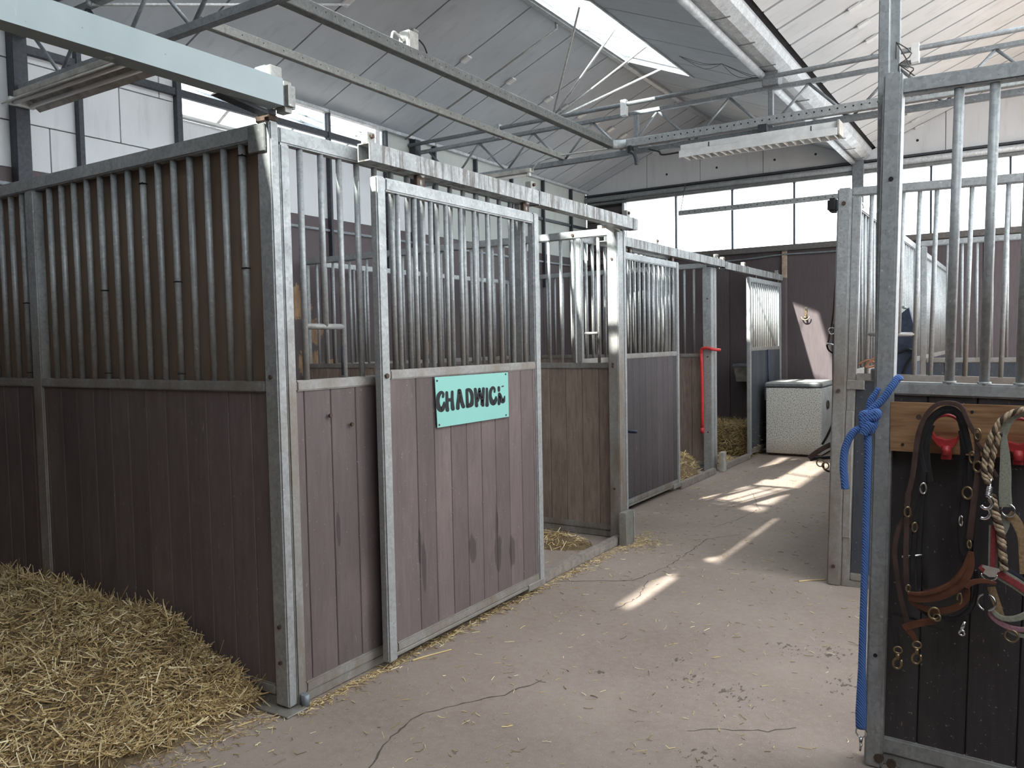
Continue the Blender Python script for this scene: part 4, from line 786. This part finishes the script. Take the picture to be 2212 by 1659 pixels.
b3 = thing('webbing_halter', (2.5, .70, .66), 'faded grey green webbing halter hanging on the other red hook', 'halter')
lst(b3, 'headpiece', [(2260, 930), (2252, 908), (2235, 894), (2212, 893), (2190, 900), (2177, 914), (2169, 932), (2166, 952)], [11, 11, 11, 11, 12, 13, 14, 10], 'grey_green_webbing', .655)
lst(b3, 'cheek_strap', [(2168, 940), (2171, 982), (2172, 1023), (2171, 1063), (2173, 1095)], [8, 15, 18, 19, 20], 'grey_green_webbing', .652)
ring('ring', onY(2178, 1103, .65), .019, .0036, 'chrome', b3, (-.3, -1, .1)); lst(b3, 'throat_strap', [(2178, 1112), (2190, 1120), (2202, 1140), (2209, 1162), (2211, 1200), (2213, 1240)], [17, 16, 16, 15, 14, 14], 'tan_webbing', .655); lst(b3, 'throat_strap', [(2172, 1112), (2170, 1135), (2164, 1155)], [16, 15, 10], 'grey_green_webbing', .66)
lst(b3, 'nose_strap', [(2141, 1268), (2148, 1290), (2156, 1312), (2165, 1340)], [13, 13, 12, 10], 'tan_webbing', .668); ring('ring', onY(2131, 1301, .648), .025, .0036, 'chrome', b3, (-.3, -1, .2))
lst(b3, 'nose_strap', [(2141, 1314), (2150, 1326), (2165, 1335), (2187, 1337), (2212, 1330), (2232, 1315)], [6, 8, 9, 10, 11, 11], 'grey_green_webbing', .655); lst(b3, 'chin_strap', [(2136, 1320), (2150, 1338), (2172, 1352), (2190, 1358), (2212, 1360), (2240, 1352)], [9, 9, 9, 9, 9, 9], 'pink_webbing', .66); lst(b3, 'chin_strap', [(2180, 1362), (2196, 1370), (2215, 1374), (2240, 1366)], 7, 'grey_green_webbing', .664)
ring('ring', onY(2185, 1374, .658), .018, .003, 'brass', b3, (-.2, -1, .1)); lst(b3, 'hanging_strap', [(2127, 1262), (2129, 1290), (2130, 1320), (2129, 1342)], [5, 6, 6, 5], 'black_leather', .64)

b4 = thing('red_halter', (2.47, .70, .85), 'dark red webbing halter with grey edges and a square steel buckle', 'halter')
for P, wd in (([(2147, 1135), (2146, 1180), (2145, 1226)], 15), ([(2150, 1234), (2168, 1245), (2190, 1258), (2214, 1274), (2235, 1290)], 20)):
    lst(b4, 'strap_edge', P, wd, 'grey_green_webbing', .650, .004); lst(b4, 'strap_face', P, wd*.58, 'dark_red_webbing', .646, .004)
lst(b4, 'strap_backing', [(2158, 1232), (2180, 1240), (2200, 1252), (2235, 1274)], 16, 'navy_webbing', .656); lst(b4, 'strap_face', [(2119, 1232), (2124, 1228), (2128, 1224)], 12, 'dark_red_webbing', .644)
q = onY(2138, 1230, .640)
prism('buckle', [(-.018, .012), (.022, .006), (.030, .010), (.028, -.002), (.020, -.008), (.018, -.022), (-.002, -.024), (-.018, -.014), (-.012, -.002), (-.022, .006)], .640, .644, lambda u, v, d: (q.x+u, d, q.z+v), 'chrome', b4); ring('buckle_loop', onY(2137, 1240, .638), .021, .003, 'chrome', b4, n=16, a0=180, a1=360)

lr = thing('lead_rope', (2.44, .70, .8), 'braided tan and brown lead rope draped over the grey green halter', 'rope')
def braid(P, Y, r, par):
    Q = smooth_path(tp(P, Y), 10); L = [0]
    for a, b in zip(Q[:-1], Q[1:]): L.append(L[-1]+(b-a).length)
    for ph, mt in ((0, 'tan_cord'), (2.1, 'brown_cord'), (4.2, 'tan_cord')):
        R_ = []
        for i, p_ in enumerate(Q):
            t = (Q[min(i+1, len(Q)-1)]-Q[max(i-1, 0)]).normalized(); s_ = t.cross(Vector((0, -1, 0))).normalized(); a = L[i]*150+ph
            R_.append(p_+s_*math.cos(a)*r*.55+Vector((0, -1, 0))*math.sin(a)*r*.55)
        v_, f_ = sweep(R_, r*.62, 6); mesh('strand', v_, f_, mt, par, True)
braid([(2250, 905), (2235, 890), (2212, 885), (2187, 892), (2166, 905), (2153, 922), (2141, 943), (2133, 966), (2128, 992), (2126, 1020), (2133, 1046)], .638, .0085, lr)
braid([(2160, 935), (2152, 960), (2145, 984), (2139, 1015), (2138, 1036)], .644, .008, lr); braid([(2143, 1070), (2148, 1100), (2153, 1122), (2161, 1150), (2165, 1185), (2169, 1230)], .636, .0115, lr)
rod('snap_swivel', onY(2141, 1034, .63), onY(2139, 1050, .63), .003, 'chrome', lr, 8); rod('snap_spring', onY(2138, 1050, .63), onY(2134, 1070, .63), .0085, 'chrome', lr, 10)
for i in range(6): q = onY(2138-i*.65, 1052+i*3.4, .63); ring('spring_coil', q, .0088, .0016, 'chrome', lr, (.2, .1, 1), 12)
ring('snap_hook', onY(2131, 1085, .628), .020, .0062, 'chrome', lr, n=18, a0=-150, a1=95, sx=.8); ring('snap_hook', onY(2125, 1107, .628), .019, .0062, 'chrome', lr, n=18, a0=-120, a1=50, sx=.9)

# ------------------------------------------------------------------ blue rope tied to the post
bl = thing('blue_lead_rope', (2.07, .70, .05), 'bright blue lead rope knotted round the tack panel post', 'rope')
RB = .0125
tube('standing_part', tp([(1944, 822), (1940, 817), (1926, 836), (1908, 861), (1889, 880), (1876, 890)], .700)[0:2]+tp([(1926, 836), (1908, 861), (1889, 880), (1878, 892)], .690), RB, 'blue_rope', bl, 12)
tube('back_loop', tp([(1898, 838), (1890, 852), (1881, 867), (1877, 886)], .735), [RB*.6, RB*.9, RB], 'blue_rope', bl, 12)
tube('knot', tp([(1874, 893), (1866, 894), (1862, 900), (1866, 909), (1874, 901), (1886, 893), (1894, 890), (1896, 895), (1891, 902), (1880, 903), (1868, 908), (1863, 915), (1868, 924), (1872, 918), (1882, 915)], .668), RB*1.0, 'blue_rope', bl, 12)
tube('knot', tp([(1889, 900), (1889, 915), (1884, 926), (1877, 934)], .678), RB, 'blue_rope', bl, 12); tube('knot', tp([(1880, 912), (1876, 920), (1869, 930), (1865, 938)], .660), [RB*1.1, RB*1.2, RB*1.1], 'blue_rope', bl, 12)
tube('free_end', tp([(1868, 915), (1860, 925), (1848, 930), (1836, 944), (1827, 965), (1823, 985), (1822, 1010), (1824, 1035), (1826, 1056)], .672), RB, 'blue_rope', bl, 12)
tube('hanging_part', tp([(1873, 922), (1874, 940), (1875, 970), (1874, 1010), (1872, 1090), (1870, 1160), (1867, 1260), (1864, 1360), (1862, 1440), (1861, 1500), (1860, 1540), (1860, 1572)], .685), [RB, RB, RB, RB*.95, RB*.95, RB*.92, RB*.92, RB*.95, RB, RB*1.3, RB*1.45, RB*1.35], 'blue_rope', bl, 12, 4)
ring('snap_eye', onY(1860, 1582, .685), .017, .003, 'chrome', bl, n=16); rod('snap_shank', onY(1859.5, 1592, .685), onY(1858, 1622, .685), .007, 'chrome', bl, 10, .003)
rod('snap_nub', onY(1860, 1608, .677), onY(1861, 1612, .672), .004, 'chrome', bl, 6)

# tack behind the slate panel post
b5 = thing('hanging_bridle', (1.50, 3.1, .55), 'dark bridle with steel bit hanging half hidden behind the slate panel post', 'bridle')
lst5 = lambda n_, P, wd, mt, Y=3.02: strap(n_, tp(P, Y), wd*.0026, mt, b5, .006)
rod('peg', (1.575, 2.90, 1.78), (1.575, 3.06, 1.78), .010, 'rusty_iron', b5, 8); lst5('headpiece', [(1806, 600), (1803, 640), (1801, 670), (1797, 700), (1794, 715)], 4, 'dark_brown_leather'); lst5('cheek_strap', [(1793, 718), (1790, 735), (1787, 742)], 4, 'dark_brown_leather')
rod('bit', onY(1786, 742, 3.0), onY(1800, 746, 3.0), .008, 'chrome', b5, 8); ring('bit_ring', onY(1797, 715, 3.0), .02, .004, 'chrome', b5); lst5('rein', [(1786, 745), (1790, 756), (1800, 763)], 4, 'black_leather')
lst5('rein', [(1802, 700), (1800, 800), (1800, 900), (1790, 935), (1776, 960)], 5, 'black_leather', 3.04)
strap('noseband', tp([(1795, 960), (1775, 970), (1757, 982), (1748, 990)], 3.0), .03, 'dark_brown_leather', b5, .02); strap('noseband', tp([(1750, 993), (1765, 990), (1795, 988)], 3.03), .02, 'black_leather', b5, .012)
ring('buckle', onY(1772, 1000, 2.99), .022, .004, 'brass', b5); ring('buckle', onY(1783, 1006, 2.99), .02, .004, 'brass', b5); strap('curb_strap', tp([(1778, 1000), (1780, 1012), (1790, 1018), (1800, 1017)], 3.0), .012, 'black_leather', b5)

# dark rug on the inside of the slate panel
rg = thing('stable_rug', (2.0, 3.05, .6), 'folded dark blue rug hanging behind the bars of the slate panel', 'rug')
rod('hanger', (1.93, 2.90, 1.66), (1.93, 3.03, 1.66), .008, 'grey_steel', rg, 8); prism('cloth', [(1.875, .7), (1.99, .7), (1.99, 1.50), (1.95, 1.66), (1.88, 1.60)], 2.98, 3.03, lambda u, v, d: (u, d, v), 'dark_cloth', rg)
tube('strap', [(1.90, 2.97, 1.40), (1.95, 2.965, 1.42), (1.985, 2.97, 1.40)], .008, 'black_leather', rg); tube('strap', [(1.89, 2.97, 1.10), (1.93, 2.965, 1.30), (1.975, 2.97, 1.38)], .008, 'black_leather', rg)

# ------------------------------------------------------------------ chest freezer
fz = thing('chest_freezer', (.05, 8.6, 0), 'old speckled white chest freezer used as a feed bin by the end wall', 'freezer')
X0, X1, Y0, Y1 = -.29, .385, 8.2, 8.98
box('front_face', X0, X1, Y0, Y0+.02, .03, .862, 'speckled_freezer_enamel', fz, .006); box('cabinet', X0, X1, Y0+.02, Y1, .03, .862, 'freezer_side_enamel', fz, .008); box('seal', X0+.006, X1-.006, Y0+.01, Y1-.01, .862, .880, 'freezer_seal', fz, .003)
box('lid', X0-.008, X1+.012, Y0-.01, Y1, .880, .935, 'freezer_lid', fz, .012); box('lid_edge', X0-.010, X1+.014, Y0-.012, Y0+.01, .880, .922, 'freezer_seal', fz, .006); box('plinth', X0+.02, X1-.02, Y0+.03, Y1-.03, 0, .03, 'rusty_iron', fz, .003)
box('hinge', X0-.028, X0, Y0+.04, Y0+.09, .70, .88, 'grey_steel', fz, .004); ring('side_ring', (X1+.012, Y0+.33, .64), .05, .008, 'rusty_iron', fz, (1, 0, 0), 16)
# bell shaped wall hook
wh = thing('wall_hook', (-.07, 9.4, 1.76), 'small brass tether hook on the end wall above the freezer', 'hook'); q = onY(1740, 683, 9.41)
box('back_plate', q.x-.012, q.x+.012, 9.432, 9.449, q.z-.02, q.z+.13, 'brass', wh, .003); ring('ring', (q.x, 9.40, q.z), .055, .008, 'brass', wh, (0, -1, .3), 18, 180, 360); rod('stud', (q.x, 9.43, q.z+.11), (q.x, 9.40, q.z+.11), .010, 'chrome', wh, 8); rod('peg', (q.x, 9.43, q.z+.02), (q.x, 9.37, q.z-.03), .014, 'brass', wh, 8)
tg = thing('wall_tag', (2.0, 9.43, 1.5), 'small pale tag below loose baling twine on the end wall', 'tag'); q = onY(2045, 655, 9.43); box('tag_plate', q.x-.05, q.x+.05, 9.435, 9.449, q.z-.05, q.z+.05, 'aged_enamel', tg, .003)
for dz in (.11, .2, .38): tube('twine', [(q.x-.1, 9.43, q.z+dz), (q.x, 9.42, q.z+dz+.012), (q.x+.12, 9.43, q.z+dz+.004)], .008, 'aged_enamel', tg, 5)

# ------------------------------------------------------------------ straw
def straws(name, pts, mat, parent=None, seed=1, lmin=.05, lmax=.2, r=.0016, tilt=.35, bend=.35, ymax=None):
    """pts: list of (x, y, z); one mesh of thin bent stalks"""
    R_ = np.random.default_rng(seed); vs, fs = [], []
    for x, y, z in pts:
        L_ = R_.uniform(lmin, lmax)*R_.uniform(.5, 1); a = R_.uniform(0, 2*math.pi); el = R_.normal(0, tilt); d = Vector((math.cos(a)*math.cos(el), math.sin(a)*math.cos(el), math.sin(el)))
        s_ = d.orthogonal().normalized(); u = d.cross(s_); k = d+Vector(R_.normal(0, bend, 3)); k.normalize(); rr = r*R_.uniform(.6, 1.5)
        p0 = Vector((x, y, z))-d*L_*.5; p1 = p0+d*L_*.5; p2 = p1+k*L_*.5; b = len(vs)
        lift = max(0, .002-min(p0.z, p1.z, p2.z))
        for p_ in (p0, p1, p2):
            p_ = p_+Vector((0, 0, lift))
            if ymax is not None and p_.y > ymax: p_.y = ymax-(p_.y-ymax)*.3
            vs += [p_+s_*rr, p_-s_*rr*.5+u*rr*.87, p_-s_*rr*.5-u*rr*.87]
        for q_ in (0, 3):
            for j in range(3): fs.append((b+q_+j, b+q_+(j+1) % 3, b+q_+3+(j+1) % 3, b+q_+3+j))
    return stuff(mesh(name, vs, fs, mat, parent))
def hfield(f, x0, x1, y0, y1, nx, ny, name, mat, parent):
    vs = [(x0+(x1-x0)*i/nx, y0+(y1-y0)*j/ny, f(x0+(x1-x0)*i/nx, y0+(y1-y0)*j/ny)) for j in range(ny+1) for i in range(nx+1)]
    fs = [(j*(nx+1)+i, j*(nx+1)+i+1, (j+1)*(nx+1)+i+1, (j+1)*(nx+1)+i) for j in range(ny) for i in range(nx)]
    return stuff(mesh(name, vs, fs, mat, parent, True))
from mathutils import noise as MN
prof_x = [-3.3, -2.2, -1.9, -1.23, -.80, -.68, -.60, -.45, -.31, -.2, -.11, .0]; prof_z = [.30, .27, .29, .27, .30, .29, .20, .15, .10, .055, .02, -.03]
def heap(x, y):
    edge = -.17-.10*max(0, -y-.35)-.55*max(0, -y-.6)          # front limit of the heap in x
    b = np.interp(x, prof_x, prof_z); fall = max(0., 1-max(0, (x-edge+.0))/.12) if x > edge else 1.
    k = 1-.55*min(1, max(0, -y-.05)/.8)
    n_ = MN.noise(Vector((x*3, y*3, 1)))*.05+MN.noise(Vector((x*9, y*9, 4)))*.03
    q_ = b*k*(1 if y < 0 else 0)+n_*min(1, max(0, (edge+.05-x))*4)
    return max(-.03, q_ if x < edge+.02 else -.03)
sh = stuff(tag(link('straw_heap', None, None, None, (-1.6, -1.0, 0)), 'large loose heap of golden straw below the near stall partition', 'straw'))
hfield(heap, -3.35, .02, -3.2, -.012, 110, 90, 'straw_litter', 'straw_litter', sh)
R0 = np.random.default_rng(3); P_ = []
while len(P_) < 19000:
    x = -.1-abs(R0.uniform(0, 1))**1.5*2.6; y = -.02-R0.uniform(0, 1)**1.3*2.4; h_ = heap(x, y)
    if h_ > -.005: P_.append((x, y, h_+R0.uniform(0, .018)))
straws('straw_stalks', P_, 'straw', sh, 4, .04, .2, .0019, .42, .4, -.008)
P_ = [(x, -.03-abs(R0.normal(0, .05)), heap(x, -.05)+.03) for x in R0.uniform(-2.6, -.2, 260)]
straws('upright_stalks', P_, 'straw', sh, 5, .08, .22, .0017, .9, .35, -.008)
# loose straw on the floor
P_ = []
for i in range(5200):
    u = R0.uniform(0, 1)
    if u < .22: y = R0.uniform(.0, 1.95); P_.append((.02+abs(R0.normal(0, .035)), y, .004))
    elif u < .4: P_.append((-.12+R0.normal(0, .10), -.25+R0.normal(0, .28), .004))
    elif u < .5: P_.append((.03+abs(R0.normal(0, .05)), R0.uniform(1.95, 3.6), .004))
    elif u < .56: P_.append((.1+abs(R0.normal(0, .1)), 3.25+R0.normal(0, .12), .004))
    else: P_.append((R0.uniform(-.3, 2.1), R0.uniform(-1.4, 8.0), .003))
ls = straws('loose_straw', P_, 'straw', None, 6, .01, .06, .0013, .03, .25); tag(ls, 'scattered loose straw bits over the concrete aisle', 'straw')
for j, (a, b, lb) in enumerate((((890, 1427), (975, 1403), 'long golden straw stalk on the floor beside the name plate door'), ((1725, 1256), (1785, 1252), 'pale straw stalk lying at the foot of the slate panel'), ((512, 1570), (552, 1556), 'short golden straw stalk near the corner post foot'))):
    p0, p1 = onZ(*a, .004), onZ(*b, .004); tag(tube('straw_stalk', [p0, p0.lerp(p1, .35)+Vector((0, .012, 0)), p1], [.0045, .004, .003], 'straw', None, 6), lb, 'straw')
# straw in the stalls
def pile(name, cx_, cy_, rx, ry, hh, label, mat, n_, seed, litter='straw_litter', lmax=.2):
    r_ = stuff(tag(link(name, None, None, None, (cx_, cy_, 0)), label, 'straw' if 'straw' in name else 'hay'))
    f = lambda x, y: max(-.02, hh*max(0, 1-((x-cx_)/rx)**2-((y-cy_)/ry)**2)**.6*(1+.5*MN.noise(Vector((x*5, y*5, seed))))-.004)
    hfield(f, cx_-rx, cx_+rx, cy_-ry, cy_+ry, 30, 30, 'litter', litter, r_); R1 = np.random.default_rng(seed); P = []
    for _ in range(n_):
        a = R1.uniform(0, 6.283); d = math.sqrt(R1.uniform(0, 1)); x, y = cx_+rx*d*math.cos(a), cy_+ry*d*math.sin(a); P.append((x, y, max(.003, f(x, y)+R1.uniform(0, .03))))
    straws('stalks', P, mat, r_, seed+20, .06, lmax, .0022, .35); return r_
pile('straw_pile', -.92, 6.02, .48, .50, .34, 'small bright straw pile inside the second stall doorway', 'straw', 1500, 11)
pile('straw_strip', -.62, 5.85, .20, .5, .05, 'flat straw litter along the sill of the second stall', 'straw', 500, 13)
pile('straw_wisp', -.62, 2.95, .5, .22, .05, 'thin straw wisps along the muddy partition in the near stall', 'straw', 420, 14, 'straw_litter', .12)
pile('straw_litter_patch', -.9, 7.3, .5, .48, .05, 'straw litter on the floor in front of the hay bale', 'straw', 700, 15)
hb = stuff(tag(link('hay_bale', None, None, None, (-.95, 8.2, 0)), 'loose brown hay bale standing in the third stall', 'hay'))
def balef(u):  # rounded block
    return u
vs, fs = [], []; nb_ = 24
bm = bmesh.new(); bmesh.ops.create_cube(bm, size=1); bmesh.ops.subdivide_edges(bm, edges=bm.edges[:], cuts=9, use_grid_fill=True)
for v in bm.verts:
    p_ = Vector((v.co.x*1.0, v.co.y*.62, v.co.z*.40)); n_ = MN.noise(p_*7)*.06; v.co = p_*(1-.12*(v.co.length/.866)**4)+v.co.normalized()*n_
d_ = bpy.data.meshes.new('bale_core'); bm.to_mesh(d_); bm.free(); d_.polygons.foreach_set('use_smooth', [True]*len(d_.polygons)); link('bale_core', d_, 'straw_litter', hb, (-.95, 8.25, .20))
R1 = np.random.default_rng(33); P_ = []
for _ in range(2600):
    f_ = R1.integers(0, 3); a, b = R1.uniform(-.5, .5, 2)
    P_.append((-.95+a, 8.25-.31+R1.normal(0, .012), .20+b*.40) if f_ == 0 else ((-.95+.5+R1.normal(0, .012), 8.25+a*.6, .2+b*.4) if f_ == 1 else (-.95+a, 8.25+b*.6, .405+R1.normal(0, .012))))
straws('stalks', P_, 'dry_hay', hb, 34, .06, .2, .0022, .5, .6)

# cobwebs on beams
for j, (a, b, lb) in enumerate((((1010, 8), (1100, 60), 0),)): pass
def web(P, label):
    w_ = stuff(tag(link('cobweb', None, None, None, P[0]), label, 'cobweb'))
    for k in range(len(P)-1):
        a, b = Vector(P[k]), Vector(P[k+1])
        for j in range(3):
            m_ = a.lerp(b, rnd.uniform(.3, .7))+Vector((rnd.uniform(-.05, .05), rnd.uniform(-.05, .05), -rnd.uniform(.02, .09))); tube('thread', [a, m_, b], .0022, 'cobweb', w_, 4, 3)
web([(-.62, 5.0, 3.33), (-.30, 5.0, 3.32), (-.05, 5.0, 3.30)], 'dusty cobwebs hanging from the cable tray corner'); web([(.6, 5.1, 3.80), (.2, 5.0, 3.95), (-.2, 5.0, 4.1)], 'dusty cobwebs between the gutter and the left bay roof'); web([(1.68, 2.9, 2.33), (1.64, 3.0, 2.28), (1.64, 3.2, 2.28)], 'dusty cobwebs on top of the slate stall panel'); web([(2.2, .8, 2.37), (2.16, .85, 2.42), (2.15, .86, 2.5)], 'dusty cobweb clump on top of the tack panel post')
